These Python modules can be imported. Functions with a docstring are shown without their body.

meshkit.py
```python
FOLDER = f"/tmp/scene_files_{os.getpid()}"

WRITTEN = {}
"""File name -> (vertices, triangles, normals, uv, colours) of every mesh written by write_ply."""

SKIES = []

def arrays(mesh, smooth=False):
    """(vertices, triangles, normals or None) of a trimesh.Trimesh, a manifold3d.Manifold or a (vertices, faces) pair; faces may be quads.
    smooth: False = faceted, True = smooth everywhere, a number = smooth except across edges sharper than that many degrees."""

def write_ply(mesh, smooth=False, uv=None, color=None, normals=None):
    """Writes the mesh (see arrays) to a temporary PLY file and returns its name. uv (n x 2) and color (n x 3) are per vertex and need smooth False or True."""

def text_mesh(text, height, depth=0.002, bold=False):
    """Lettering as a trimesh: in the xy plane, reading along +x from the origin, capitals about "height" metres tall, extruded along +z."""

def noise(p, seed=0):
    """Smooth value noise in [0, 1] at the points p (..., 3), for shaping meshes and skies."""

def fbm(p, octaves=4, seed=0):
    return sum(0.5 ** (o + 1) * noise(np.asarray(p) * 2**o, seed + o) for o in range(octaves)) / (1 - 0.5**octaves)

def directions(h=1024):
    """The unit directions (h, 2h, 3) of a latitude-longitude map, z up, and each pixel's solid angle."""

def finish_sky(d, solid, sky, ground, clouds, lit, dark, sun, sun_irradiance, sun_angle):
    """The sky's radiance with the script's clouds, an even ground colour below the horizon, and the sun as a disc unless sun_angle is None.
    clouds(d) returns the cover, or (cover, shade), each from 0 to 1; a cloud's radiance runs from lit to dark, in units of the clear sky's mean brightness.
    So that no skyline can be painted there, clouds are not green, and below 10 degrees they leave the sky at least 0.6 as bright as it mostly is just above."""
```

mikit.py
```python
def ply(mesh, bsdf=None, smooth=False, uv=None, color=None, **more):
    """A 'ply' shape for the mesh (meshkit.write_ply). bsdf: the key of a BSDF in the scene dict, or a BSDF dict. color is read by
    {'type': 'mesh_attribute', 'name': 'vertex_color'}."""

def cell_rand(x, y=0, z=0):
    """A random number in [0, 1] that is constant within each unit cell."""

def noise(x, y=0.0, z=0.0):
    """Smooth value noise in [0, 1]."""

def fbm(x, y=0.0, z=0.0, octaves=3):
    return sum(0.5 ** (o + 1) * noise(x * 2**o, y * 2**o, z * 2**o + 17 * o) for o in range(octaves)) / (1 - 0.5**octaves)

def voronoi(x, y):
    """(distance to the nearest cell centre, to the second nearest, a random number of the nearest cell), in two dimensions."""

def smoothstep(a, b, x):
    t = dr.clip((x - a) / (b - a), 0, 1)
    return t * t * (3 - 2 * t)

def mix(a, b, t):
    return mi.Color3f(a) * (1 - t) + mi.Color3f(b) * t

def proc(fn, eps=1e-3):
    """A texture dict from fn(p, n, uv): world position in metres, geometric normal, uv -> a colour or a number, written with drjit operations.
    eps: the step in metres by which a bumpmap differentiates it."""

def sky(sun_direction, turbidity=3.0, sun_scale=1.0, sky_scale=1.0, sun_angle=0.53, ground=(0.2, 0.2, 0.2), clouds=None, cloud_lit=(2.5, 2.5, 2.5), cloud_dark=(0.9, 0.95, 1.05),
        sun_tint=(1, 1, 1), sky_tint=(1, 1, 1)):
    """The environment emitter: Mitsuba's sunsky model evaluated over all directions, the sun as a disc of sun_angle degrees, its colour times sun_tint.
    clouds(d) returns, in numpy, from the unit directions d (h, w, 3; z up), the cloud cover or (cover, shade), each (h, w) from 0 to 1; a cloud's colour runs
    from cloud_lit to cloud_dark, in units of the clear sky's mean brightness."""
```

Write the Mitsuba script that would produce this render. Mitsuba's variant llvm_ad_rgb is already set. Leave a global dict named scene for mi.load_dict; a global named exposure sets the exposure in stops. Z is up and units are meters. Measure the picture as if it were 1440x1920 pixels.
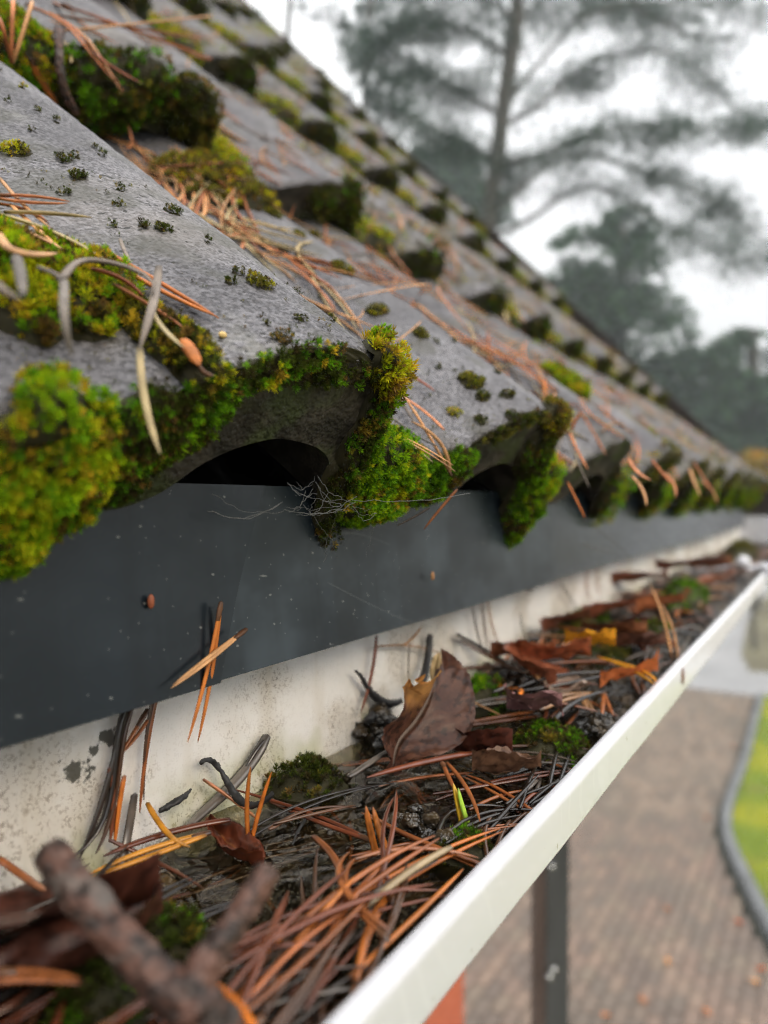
import math, random
import numpy as np, trimesh
import drjit as dr
import mitsuba as mi
import mikit
from mikit import proc, noise, fbm, voronoi, cell_rand, smoothstep, mix
import meshkit
from scipy.interpolate import PchipInterpolator

# ------------------------------------------------------------------ camera, sky, exposure
HC = 3.2                                   # camera height above the ground (m)
YAW, PIT, FPX = .541, .016, 1400.0         # looking left of the gutter's direction (+Y); focal length in photograph pixels
FW = np.array([-math.sin(YAW)*math.cos(PIT), math.cos(YAW)*math.cos(PIT), -math.sin(PIT)])
RT = np.array([math.cos(YAW), math.sin(YAW), 0.0])
UP = np.cross(RT, FW)
EYE = np.array([0, 0, HC])
T = mi.ScalarTransform4f
exposure = 2.66
scene = {
    'type': 'scene',
    'camera': {'type': 'thinlens', 'fov': 2*math.degrees(math.atan(720/FPX)), 'fov_axis': 'x',
               'aperture_radius': 0.00152, 'focus_distance': 0.206, 'near_clip': 0.008, 'far_clip': 400.0, 'medium': {'type': 'ref', 'id': 'air'},
               'to_world': T().look_at(origin=EYE.tolist(), target=(EYE+FW).tolist(), up=[0, 0, 1])},
}

def overcast(d):
    p = d*np.array([2.2, 2.2, 4.0])
    n = meshkit.fbm(p+5.3, 4, 3)
    el = np.clip(d[..., 2], 0, 1)                       # an overcast sky is about a third as bright at the horizon as overhead
    return np.ones(d.shape[:2]), np.clip(.95*(1-el)**1.3+(n-.5)*.55, 0, 1)
scene['sky_light'] = mikit.sky([0.75, -0.25, 0.62], turbidity=4, sun_scale=0.16, sun_angle=28, clouds=overcast,
                               cloud_lit=(3.6, 3.66, 3.74), cloud_dark=(.74, .80, .86), ground=(.15, .15, .14))
labels = {}
rng = np.random.default_rng(11)
RN = np.random.default_rng

# ------------------------------------------------------------------ materials
def V(c): return {'type': 'rgb', 'value': list(map(float, c))}
VC = {'type': 'mesh_attribute', 'name': 'vertex_color'}
def add_bsdf(k, d, two=True):
    scene[k] = {'type': 'twosided', 'b': d} if two else d
def princ(base, rough, spec=.5, **kw):
    return {'type': 'principled', 'base_color': base, 'roughness': rough, 'specular': spec, **kw}
def bump(inner, fn, scale, eps=2e-4):
    return {'type': 'bumpmap', 'arbitrary': proc(fn, eps), 'scale': scale, 'b': inner}

def tile_col(p, n, uv):
    x, y, z = p.x, p.y, p.z
    g = fbm(x*35, y*35, z*35, 4)
    f = noise(x*900, y*900, z*900)
    f2 = noise(x*2300, y*2300, z*2300)
    c = mix((.075, .073, .080), (.155, .152, .164), smoothstep(.25, .75, g))
    gr = smoothstep(.30, .70, noise(x*1250+3, y*1250, z*1250))
    c = c*(.45+.75*gr+.5*smoothstep(.25, .75, f2))
    lich = smoothstep(.60, .72, fbm(x*26+3, y*26, z*26, 4))*smoothstep(.35, .6, noise(x*380, y*380, z*380))
    c = mix(c, mi.Color3f(.24, .24, .215), .5*lich)
    c = mix(c, mi.Color3f(.10, .085, .035), .55*smoothstep(.55, .72, fbm(x*9+1, y*9, z*9, 4))*smoothstep(.3, .8, y))
    warm = smoothstep(.62, .8, fbm(x*18+7, y*18, z*18, 3))
    c = mix(c, mi.Color3f(.20, .18, .155), .45*warm)
    sp = smoothstep(.72, .80, f*.6+.4*noise(x*420, y*420, z*420)+.22*(g-.5))
    c = mix(c, mi.Color3f(.022, .022, .02), .9*sp)
    alg = smoothstep(.55, .74, fbm(x*60+31, y*60, z*60, 4))
    return mix(c, mi.Color3f(.075, .075, .06), .6*alg)
def tile_h(p, n, uv):
    return .55*noise(p.x*1500, p.y*1500, p.z*1500)+.9*noise(p.x*650, p.y*650, p.z*650)+1.2*fbm(p.x*180, p.y*180, p.z*180, 3)
add_bsdf('m_tile', bump(princ(proc(tile_col), .62, .45), tile_h, .0006))
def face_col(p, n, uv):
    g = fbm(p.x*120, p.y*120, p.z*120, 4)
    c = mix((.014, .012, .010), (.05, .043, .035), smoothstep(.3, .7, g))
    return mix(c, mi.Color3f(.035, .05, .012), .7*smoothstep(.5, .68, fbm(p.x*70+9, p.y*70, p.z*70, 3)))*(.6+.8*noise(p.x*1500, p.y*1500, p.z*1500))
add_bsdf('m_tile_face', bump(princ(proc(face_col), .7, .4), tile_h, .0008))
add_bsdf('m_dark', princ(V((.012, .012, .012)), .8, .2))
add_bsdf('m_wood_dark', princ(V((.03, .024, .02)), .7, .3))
# black plastic strip, clean and dusty
def strip_fn(dust):
    def fn(p, n, uv):
        g = fbm(p.y*55, p.z*95, p.x*20, 4)
        c = mix((.005, .0095, .0145), (.014, .021, .028), smoothstep(.35, .75, g)*(.35+.9*dust))
        c = c + mi.Color3f(.014, .018, .021)*dust*smoothstep(.3, .8, fbm(p.y*30, p.z*45, 3, 4))
        c = c*(.85+.3*smoothstep(.3, .7, fbm(p.y*140, p.z*6, 2, 3)))
        # pale flecks and scratches
        wy_ = p.y+.006*noise(p.y*90, p.z*90, 1)
        s = voronoi(wy_*85+p.z*20, p.z*140+p.y*13); s2 = voronoi(p.y*260+7, p.z*300)
        fl = (1-smoothstep(.02, .06, s[0]))*smoothstep(.80-.12*dust, .82-.12*dust, s[2])+.6*(1-smoothstep(.04, .09, s2[0]))*smoothstep(.84-.1*dust, .86-.1*dust, s2[2])
        sc = (1-smoothstep(.0, .025, dr.abs(noise(p.y*28+p.z*70, p.z*24, 2)-.5)))*smoothstep(.66, .72, noise(p.y*45, p.z*60, 7))
        return mix(c, mi.Color3f(.22, .23, .22), dr.clip(.6*fl+.14*dust*sc, 0, 1))
    return fn
add_bsdf('m_strip', princ(proc(strip_fn(.2)), .26, .45))
add_bsdf('m_strip_dusty', princ(proc(strip_fn(1.0)), .36, .45))
# dirty white plastic, with black algae stains where they sit on the wall
def _st(px, py, r):
    d = FW+(px-720)/FPX*RT-(py-960)/FPX*UP; P = EYE+d*(-.151/d[0]); return float(P[1]), float(P[2]), r
STAINS = [_st(165, 1425, .006), _st(205, 1385, .004), _st(130, 1445, .004), _st(690, 1375, .005), _st(655, 1405, .003)]
def wall_col(p, n, uv):
    x, y, z = p.x, p.y, p.z
    c = mix((.88, .87, .84), (.82, .80, .745), fbm(y*25, z*40, x*10, 3))
    h = z-(HC-.088)                                  # dirt grows where water has stood
    damp = 1-smoothstep(.0, .02, h)
    patch = smoothstep(.46, .68, fbm(y*30+3, z*42, 2, 4)+.10*damp)
    sp = smoothstep(.54, .70, noise(y*2600, z*2600, 1)*.5+.5*fbm(y*900, z*900, 4, 3))
    c = mix(c, mi.Color3f(.48, .40, .28), .35*patch)
    c = mix(c, mi.Color3f(.17, .12, .06), .75*sp*(.10+.75*patch))
    st = smoothstep(.5, .8, fbm(y*160, z*10, 5, 3))
    c = mix(c, mi.Color3f(.56, .49, .36), .3*st)
    blk = mi.Float(0)
    for (sy, sz, sr) in STAINS:
        dd = dr.sqrt(dr.square((y-sy)/sr)+dr.square((z-sz)/(sr*.8)))
        blk = dr.maximum(blk, smoothstep(.50, .62, fbm(y*420, z*420, 9, 4)+.42*(.75-dd)))
    c = mix(c, mi.Color3f(.03, .032, .018), .88*blk)
    gr = damp*smoothstep(.35, .7, fbm(y*70, z*70, 8, 3))
    return mix(c, mi.Color3f(.32, .34, .12), .6*gr)
add_bsdf('m_white_dirty', princ(proc(wall_col), .42, .5))
def rim_col(p, n, uv):
    c = mix((.68, .69, .735), (.60, .61, .655), fbm(p.y*14, p.z*60, p.x*60, 3))
    c = mix(c, mi.Color3f(.56, .56, .55), .3*smoothstep(.5, .9, fbm(p.y*6, p.z*20, 4, 3)))
    fl = smoothstep(.85, .89, noise(p.y*420, p.z*300, p.x*300)*.6+.4*noise(p.y*60, p.z*200, 1))
    c = mix(c, mi.Color3f(.30, .27, .2), .8*fl)
    st = smoothstep(.66, .74, noise(p.y*330+p.z*160+4*noise(p.y*50, p.z*80, 3), p.z*60, 6)*.65+.35*noise(p.y*30, p.z*60, 2))
    return mix(c, mi.Color3f(.78, .79, .82), .12*st)
add_bsdf('m_rim', princ(proc(rim_col), .2, .55, clearcoat=.5, clearcoat_gloss=.9))
# things with vertex colours
add_bsdf('m_needle_dry', princ(VC, .5, .4))
add_bsdf('m_needle_wet', princ(VC, .2, .6, clearcoat=.8, clearcoat_gloss=.95))
def moss_b(t): return {'type': 'principledthin', 'base_color': VC, 'roughness': .38, 'diff_trans': .8, 'eta': 1.4, 'spec_trans': 0.0}
scene['m_moss'] = moss_b(.9)
add_bsdf('m_moss_base', princ(VC, .75, .3))
def silt_h(p, n, uv): return fbm(p.x*420, p.y*420, p.z*420, 4)
def silt_col(p, n, uv):
    g = fbm(p.x*170, p.y*170, p.z*170, 4)
    return mix((.010, .008, .005), (.075, .052, .026), smoothstep(.35, .75, g))
add_bsdf('m_silt', bump(princ(proc(silt_col), .2, .6, clearcoat=.8, clearcoat_gloss=.95), silt_h, .003))
scene['m_water'] = {'type': 'dielectric', 'int_ior': 1.33, 'ext_ior': 1.0, 'specular_transmittance': V((.90, .84, .68))}
def bark_col(p, n, uv):
    g = fbm(p.x*420, p.y*420, p.z*420, 4)
    c = mix((.025, .017, .014), (.13, .066, .048), smoothstep(.35, .7, g))
    return mix(c, mi.Color3f(.15, .13, .115), .6*smoothstep(.56, .74, fbm(p.x*190+4, p.y*190, p.z*190, 3)))
def bark_h(p, n, uv): return fbm(p.x*520, p.y*520, p.z*520, 3)
add_bsdf('m_twig', bump(princ(proc(bark_col), .5, .4), bark_h, .0016))
add_bsdf('m_web', princ(V((.13, .135, .135)), .5, .4))
def leaf_b(rough): return {'type': 'principledthin', 'base_color': VC, 'roughness': rough, 'diff_trans': .35, 'eta': 1.45}
scene['m_leaf'] = leaf_b(.4)
add_bsdf('m_leaf_wet', princ(VC, .38, .28))
# far ground
def lawn_col(p, n, uv):
    g = fbm(p.x*1.7, p.y*1.7, 0, 4)
    c = mix((.13, .18, .014), (.235, .245, .012), smoothstep(.3, .7, g))
    return mix(c, mi.Color3f(.17, .11, .05),   .3*smoothstep(.62, .78, fbm(p.x*3.1+4, p.y*3.1, 2, 3)))
add_bsdf('m_lawn', princ(proc(lawn_col), .8, .2))
add_bsdf('m_earth', princ(proc(lambda p, n, uv: mix((.10, .09, .06), (.17, .16, .10), fbm(p.x*.8, p.y*.8, 0, 4))), .9, .2))
add_bsdf('m_blade', princ(VC, .6, .3))
def path_col(p, n, uv): return mix((.24, .245, .25), (.36, .36, .365), fbm(p.x*2, p.y*2, 0, 4))
add_bsdf('m_path', princ(proc(path_col), .38, .5))
def kerb_col(p, n, uv): return mix((.10, .105, .105), (.19, .20, .21), fbm(p.x*9, p.y*9, p.z*9, 4))
add_bsdf('m_kerb', princ(proc(kerb_col), .5, .45))
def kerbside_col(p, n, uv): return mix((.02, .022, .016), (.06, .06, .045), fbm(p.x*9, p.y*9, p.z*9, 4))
add_bsdf('m_kerb_side', princ(proc(kerbside_col), .8, .2))  # dark tone holds wet dirt and painted shade together
PAV = []
for i, c in enumerate([(.205, .142, .108), (.18, .13, .10), (.16, .12, .094), (.235, .165, .122), (.20, .15, .11), (.145, .11, .088)]):
    def pv(p, n, uv, c=c):
        g = fbm(p.x*2.3, p.y*2.3, 1, 3)
        a = mi.Color3f(*c)*(.8+.4*fbm(p.x*40, p.y*40, 0, 3))
        return mix(a, mi.Color3f(.15, .13, .10), .3*smoothstep(.42, .66, g))
    add_bsdf(f'm_paver_{i}', princ(proc(pv), .42, .45)); PAV.append(f'm_paver_{i}')
add_bsdf('m_joint', princ(V((.022, .020, .016)), .9, .2))
add_bsdf('m_steel', princ(proc(lambda p, n, uv: mix((.055, .058, .06), (.085, .088, .09), fbm(p.x*30, p.y*30, p.z*6, 3))), .35, .5))
add_bsdf('m_post_wood', princ(proc(lambda p, n, uv: mix((.075, .052, .045), (.125, .092, .08), fbm(p.x*60, p.y*60, p.z*4, 3))), .6, .3))
add_bsdf('m_chrome', {'type': 'roughconductor', 'alpha': .15, 'specular_reflectance': V((.8, .8, .82))}, True)
def terra_col(p, n, uv): return mix((.42, .10, .05), (.52, .15, .075), fbm(p.x*12, p.y*12, p.z*12, 3))
add_bsdf('m_terracotta', princ(proc(terra_col), .6, .3))
add_bsdf('m_soil', princ(V((.33, .21, .10)), .9, .2))
add_bsdf('m_trunk', princ(proc(lambda p, n, uv: mix((.045, .046, .04), (.10, .095, .078), fbm(p.x*6, p.y*6, p.z*2, 4))), .8, .2))
scene['m_foliage'] = {'type': 'principledthin', 'base_color': VC, 'roughness': .6, 'diff_trans': .5, 'eta': 1.3}

# ------------------------------------------------------------------ helpers
def key_for(name):
    if name not in labels and name not in scene: return name
    i = 1
    while f'{name}_{i:03d}' in labels or f'{name}_{i:03d}' in scene: i += 1
    return f'{name}_{i:03d}'
def thing(name, label=None, cat=None, group=None, kind=None):
    k = key_for(name); e = {}
    if label: e['label'] = label
    if cat: e['category'] = cat
    if group: e['group'] = group
    if kind: e['kind'] = kind
    labels[k] = e
    return k
_cnt = {}
def part(parent, name, mesh, bsdf, label=None, kind=None, **kw):
    base = f'{parent}__{name}'; c = _cnt.get(base, 0); _cnt[base] = c+1
    k = base if c == 0 else f'{base}_{c:03d}'
    scene[k] = mesh if isinstance(mesh, dict) else mikit.ply(mesh, bsdf, **kw)
    if label or kind: labels[k] = {a: b for a, b in (('label', label), ('kind', kind)) if b}
    return k
def solo(name, mesh, bsdf, label, cat, group=None, kind=None, **kw):
    k = thing(name, label, cat, group, kind)
    scene[k] = mikit.ply(mesh, bsdf, **kw)
    return k
def ray(px, py): return FW+(px-720)/FPX*RT-(py-960)/FPX*UP
def on_h(px, py, h): d = ray(px, py); return EYE+d*(h/d[2])              # at height h relative to the camera
def on_x(px, py, X): d = ray(px, py); return EYE+d*(X/d[0])
def on_d(px, py, z): return EYE+ray(px, py)*z
def nrm(v): v = np.asarray(v, float); return v/np.maximum(np.linalg.norm(v, axis=-1, keepdims=True), 1e-12)
def curve(pts, n):
    """smooth curve through the points"""
    pts = np.asarray(pts, float)
    if len(pts) == 2: return pts[0]+(pts[1]-pts[0])*np.linspace(0, 1, n)[:, None]
    s = np.r_[0, np.cumsum(np.linalg.norm(np.diff(pts, axis=0), axis=1))]
    from scipy.interpolate import CubicSpline
    return CubicSpline(s, pts)(np.linspace(0, s[-1], n))
def tube(P, r, sides=6, flat=1.0, caps=True):
    P = np.asarray(P, float); n = len(P); r = np.broadcast_to(np.asarray(r, float), (n,))
    t = nrm(np.gradient(P, axis=0))
    a = np.array([0, 0, 1.0]) if abs(t[0, 2]) < .9 else np.array([1.0, 0, 0])
    u = np.zeros((n, 3)); u[0] = nrm(a-t[0]*(a@t[0]))
    for i in range(1, n): u[i] = nrm(u[i-1]-t[i]*(u[i-1]@t[i]))
    w = np.cross(t, u)
    an = np.linspace(0, 2*math.pi, sides, endpoint=False)
    ring = P[:, None]+r[:, None, None]*(np.cos(an)[None, :, None]*u[:, None]*flat+np.sin(an)[None, :, None]*w[:, None])
    v = ring.reshape(-1, 3)
    i, j = np.meshgrid(np.arange(n-1), np.arange(sides), indexing='ij'); j2 = (j+1) % sides
    a0, b0, c0, d0 = i*sides+j, i*sides+j2, (i+1)*sides+j2, (i+1)*sides+j
    f = np.concatenate([np.stack([a0, b0, c0], -1).reshape(-1, 3), np.stack([a0, c0, d0], -1).reshape(-1, 3)])
    if caps:
        v = np.vstack([v, P[0]-t[0]*r[0]*.5, P[-1]+t[-1]*r[-1]*.5]); k = np.arange(sides)
        f = np.vstack([f, np.stack([np.full(sides, n*sides), (k+1) % sides, k], -1), np.stack([np.full(sides, n*sides+1), (n-1)*sides+k, (n-1)*sides+(k+1) % sides], -1)])
    return v, f
def cat(ms, cols=None):
    off = 0; V_, F_, C_ = [], [], []
    for i, (v, f) in enumerate(ms):
        V_.append(v); F_.append(np.asarray(f)+off); off += len(v)
        if cols is not None: C_.append(np.broadcast_to(cols[i], (len(v), 3)))
    return (np.vstack(V_), np.vstack(F_)) if cols is None else (np.vstack(V_), np.vstack(F_), np.vstack(C_))
def box(x0, x1, y0, y1, z0, z1):
    m = trimesh.creation.box(bounds=[[x0, y0, z0], [x1, y1, z1]]); return np.array(m.vertices), np.array(m.faces)
def extrude_y(poly, y0, y1, ny=1):
    """closed profile (x, z) swept along Y"""
    poly = np.asarray(poly, float); n = len(poly); ys = np.linspace(y0, y1, ny+1)
    v = np.concatenate([np.c_[poly[:, 0], np.full(n, y), poly[:, 1]] for y in ys])
    i, j = np.meshgrid(np.arange(ny), np.arange(n), indexing='ij'); j2 = (j+1) % n
    a, b, c, d = i*n+j, i*n+j2, (i+1)*n+j2, (i+1)*n+j
    f = np.concatenate([np.stack([a, b, c], -1).reshape(-1, 3), np.stack([a, c, d], -1).reshape(-1, 3)])
    from shapely.geometry import Polygon
    cv, cf = trimesh.creation.triangulate_polygon(Polygon(poly), engine='earcut')
    caps = [(np.c_[cv[:, 0], np.full(len(cv), y), cv[:, 1]], cf) for y in (y0, y1)]
    return cat([(v, f)]+caps)
def grid_faces(nu, nv):
    i, j = np.meshgrid(np.arange(nu-1), np.arange(nv-1), indexing='ij')
    a = i*nv+j
    return np.concatenate([np.stack([a, a+1, a+nv+1], -1).reshape(-1, 3), np.stack([a, a+nv+1, a+nv], -1).reshape(-1, 3)])

# ------------------------------------------------------------------ roof geometry (millimetres measured from the photograph -> metres)
TILE_T = [.0255]+[.030]*20
CR = [np.array([-.1036, .0388])]
for k in range(15): CR.append(np.array([-.3035-.2194*k, .2267+.2309*k]))
STEP = .0285
Dk, Nk, Lk = [], [], []
for k in range(len(CR)-1):
    d = CR[k+1]-CR[k]; L = np.linalg.norm(d); a = math.atan2(d[1], -d[0])-math.asin(STEP/L)
    Dk.append(np.array([-math.cos(a), 0, math.sin(a)])); Nk.append(np.array([math.sin(a), 0, math.cos(a)])); Lk.append(L)
NC = len(Dk)
_ph = np.array([-24, -9, -6, -1, 4, 16, 40, 62, 86, 105, 120, 134, 143, 154, 165, 174, 180, 186, 191, 196, 204, 214])
_hh = np.array([0, 0, 0, 0, 0, 0, 0, 0, 0, 0, 0, 0, 0, 0, 0, 0, 0, 0, 0, 0, 0, 0.])
_px = np.array([42, 52, 64, 80, 95, 107, 120, 132, 143, 154, 165, 174, 180, 185, 189, 192])
_pz = np.array([10, 9.5, 10, 12, 15, 19, 26, 32, 37, 39.8, 40.5, 39.4, 36.6, 30.5, 20, 10])
_prof = PchipInterpolator(_px/1000, (_pz-40.5)/1000)
def prof(y, k=0):
    y = np.asarray(y, float)+(.0 if k == 0 else .012)
    return _prof(.042+np.mod(y-.042, .150))
_ux = np.array([42, 70, 108, 119, 129, 139, 151, 164, 173, 179, 183.5, 187, 190, 192])
_uz = np.array([-11, -11, -11, -7, 3, 8.5, 11.5, 10.5, 8, 3.5, -4, -10, -11, -11])
_under = PchipInterpolator(_ux/1000, (_uz-40.5)/1000)
def under(y, k): return _under(.042+np.mod(np.asarray(y, float)+(.0 if k == 0 else .012)-.042, .150))-(.0 if k == 0 else .004)
def crown(k): return np.array([CR[k][0], 0, HC+CR[k][1]])
def surf(k, y, w):
    """point and outward normal: w > 0 up the tile from its lower edge, w < 0 down its front face"""
    y = np.asarray(y, float); w = np.asarray(w, float)
    t = prof(y, k); e = .0012
    slope = (prof(y+e, k)-prof(y-e, k))/(2*e)
    n_top = nrm(Nk[k]-slope[..., None]*np.array([0, 1.0, 0]))
    P = crown(k)+np.maximum(w, 0)[..., None]*Dk[k]+(t+np.minimum(w, 0))[..., None]*Nk[k]+y[..., None]*np.array([0, 1.0, 0])
    b = np.clip(.5-w/.006, 0, 1)[..., None]
    return P, nrm(n_top*(1-b)+(-Dk[k]+.12*Nk[k])*b)
def hit_roof(px, py, tmax=3.5):
    """(course, y, w, depth) where the ray through the photograph's pixel first meets a tile"""
    d = ray(px, py); t = np.linspace(.05, tmax, 12000); P = EYE+d*t[:, None]; best = None
    for k in range(8):
        q = P-crown(k); s = q@Dk[k]; h = q@Nk[k]; y = P[:, 1]; pr = prof(y, k)
        inside = (s >= 0) & (s < Lk[k]+.03) & (h <= pr) & (h > pr-.035)
        if inside.any():
            i = np.argmax(inside)
            if best is None or t[i] < best[3]:
                w = s[i] if s[i] > .002 or h[i] > pr[i]-.002 else h[i]-pr[i]
                best = (k, y[i], w, t[i])
    return best

VERGE = 1.792
X1_TILE = .192
def tile_mesh(k, y0, ny_per, ns, seed, drop=0.0):
    r = RN(seed); y1 = y0+.2985
    jd, jn, jt = (r.normal(0, .0025), r.normal(0, .0009), r.normal(0, .004)) if k else (0, 0, 0)
    y0 += .0008
    L = Lk[k]+.055; ys = np.linspace(y0, y1, ny_per)
    s = np.r_[0, .0012, .003, np.linspace(.006, L, ns-3)]
    S, Y = np.meshgrid(s, ys, indexing='ij')
    pr = prof(Y, k)
    rnd = -np.interp(S, [0, .0012, .003, .006], [.0034, .0014, .0004, 0])
    pts = np.stack([S*1.0, Y, np.full_like(S, k)], -1)
    nz = (meshkit.fbm(pts*90, 3, 5)-.5)*.0014+(meshkit.fbm(pts*420, 2, 8)-.5)*.0006
    ragged = (meshkit.fbm(np.stack([Y*160, S*0, S*0+k], -1), 3, 4)-.5)*.004*np.exp(-S/.004)
    top = crown(k)+(S+ragged)[..., None]*Dk[k]+(pr+rnd+nz)[..., None]*Nk[k]+Y[..., None]*np.array([0, 1., 0])
    # underside follows the roll
    S2, Y2 = S[[0, 2, -1]], Y[[0, 2, -1]]
    bot = crown(k)+S2[..., None]*Dk[k]+under(Y2, k)[..., None]*Nk[k]+Y2[..., None]*np.array([0, 1., 0])
    nv = len(ys); nu = len(s)
    for A in (top, bot): A += jd*Dk[k]+jn*Nk[k]+((A[..., 1:2]-y0-.15)*jt)*Nk[k]
    vt, ft = top.reshape(-1, 3), grid_faces(nu, nv)
    # body: underside, back and sides
    vb = bot.reshape(-1, 3); fb = grid_faces(3, nv)[:, ::-1]
    sides = []
    for c in (0, nv-1):
        a = top[[0, 2, -1], c]; b = bot[:, c]
        sides.append((np.vstack([a, b]), np.array([[0, 1, 4], [0, 4, 3], [1, 2, 5], [1, 5, 4]])))
    a, b = top[-1], bot[-1]
    sides.append((np.vstack([a, b]), np.concatenate([np.stack([np.arange(nv-1), np.arange(1, nv), nv+np.arange(1, nv)], -1), np.stack([np.arange(nv-1), nv+np.arange(1, nv), nv+np.arange(nv-1)], -1)])))
    # front face, subdivided and rough
    nf = 7; q = np.linspace(0, 1, nf)[:, None, None]
    fr = top[0][None]*(1-q)+bot[0][None]*q
    fn = (meshkit.fbm(fr*260, 3, 6)-.5)*.0035*np.sin(np.pi*q[..., 0])
    fr = fr-Dk[k]*fn[..., None]
    return (vt, ft), cat([(vb, fb)]+sides), (fr.reshape(-1, 3), grid_faces(nf, nv)[:, ::-1])

roof = thing('tiled_roof', 'mossy grey concrete tiled roof with rounded rolls rising to the upper left', 'roof')
for k in range(NC):
    c0 = -1 if k < 3 else 0
    for c in range(c0, 6):
        y0 = X1_TILE-.3+.3*c+(0 if k == 0 else -.012)
        if y0+.3 < -.02 and k == 0: continue
        if y0 > VERGE-.1: continue
        near = k == 0 and c <= 1
        ny, ns = (150, 150) if near else ((76, 60) if k < 2 and c < 3 else (40, 14))
        tp, body, fr = tile_mesh(k, y0, ny, ns, k*20+c)
        tk = part(roof, 'tile', tp, 'm_tile', smooth=50)
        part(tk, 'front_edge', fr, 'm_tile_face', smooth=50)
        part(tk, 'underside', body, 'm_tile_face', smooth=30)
# dark sheet added under the tiles against light leaks, and the boards at the far verge
u0 = np.array([-.170, 0, HC+.0002]); u1 = crown(1)-Nk[1]*.088; u2 = crown(NC-1)-Nk[5]*.088
def sheet(P, y0, y1): return (np.array([[p[0], y, p[2]] for p in P for y in (y0, y1)]), np.array([[0, 1, 3], [0, 3, 2], [2, 3, 5], [2, 5, 4]]))
part(roof, 'added_underlay', sheet([u0, u1, u2], -.30, VERGE-.02), 'm_dark')
part(roof, 'added_eave_board', box(-.175, -.1445, -.30, 1.52, HC-.032, HC+.0005), 'm_wood_dark')  # dark board added to block light showing through behind the strip
vq = []
for P, q in ((crown(0), .0), (crown(NC-1), 0)):
    vq += [P-np.array([-.02, 0, .045]), P-np.array([-.02, 0, .20])]
vb = np.array([[p[0], y, p[2]] for p in vq for y in (VERGE-.02, VERGE)])
part(roof, 'verge_board', trimesh.convex.convex_hull(vb), 'm_wood_dark')

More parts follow.
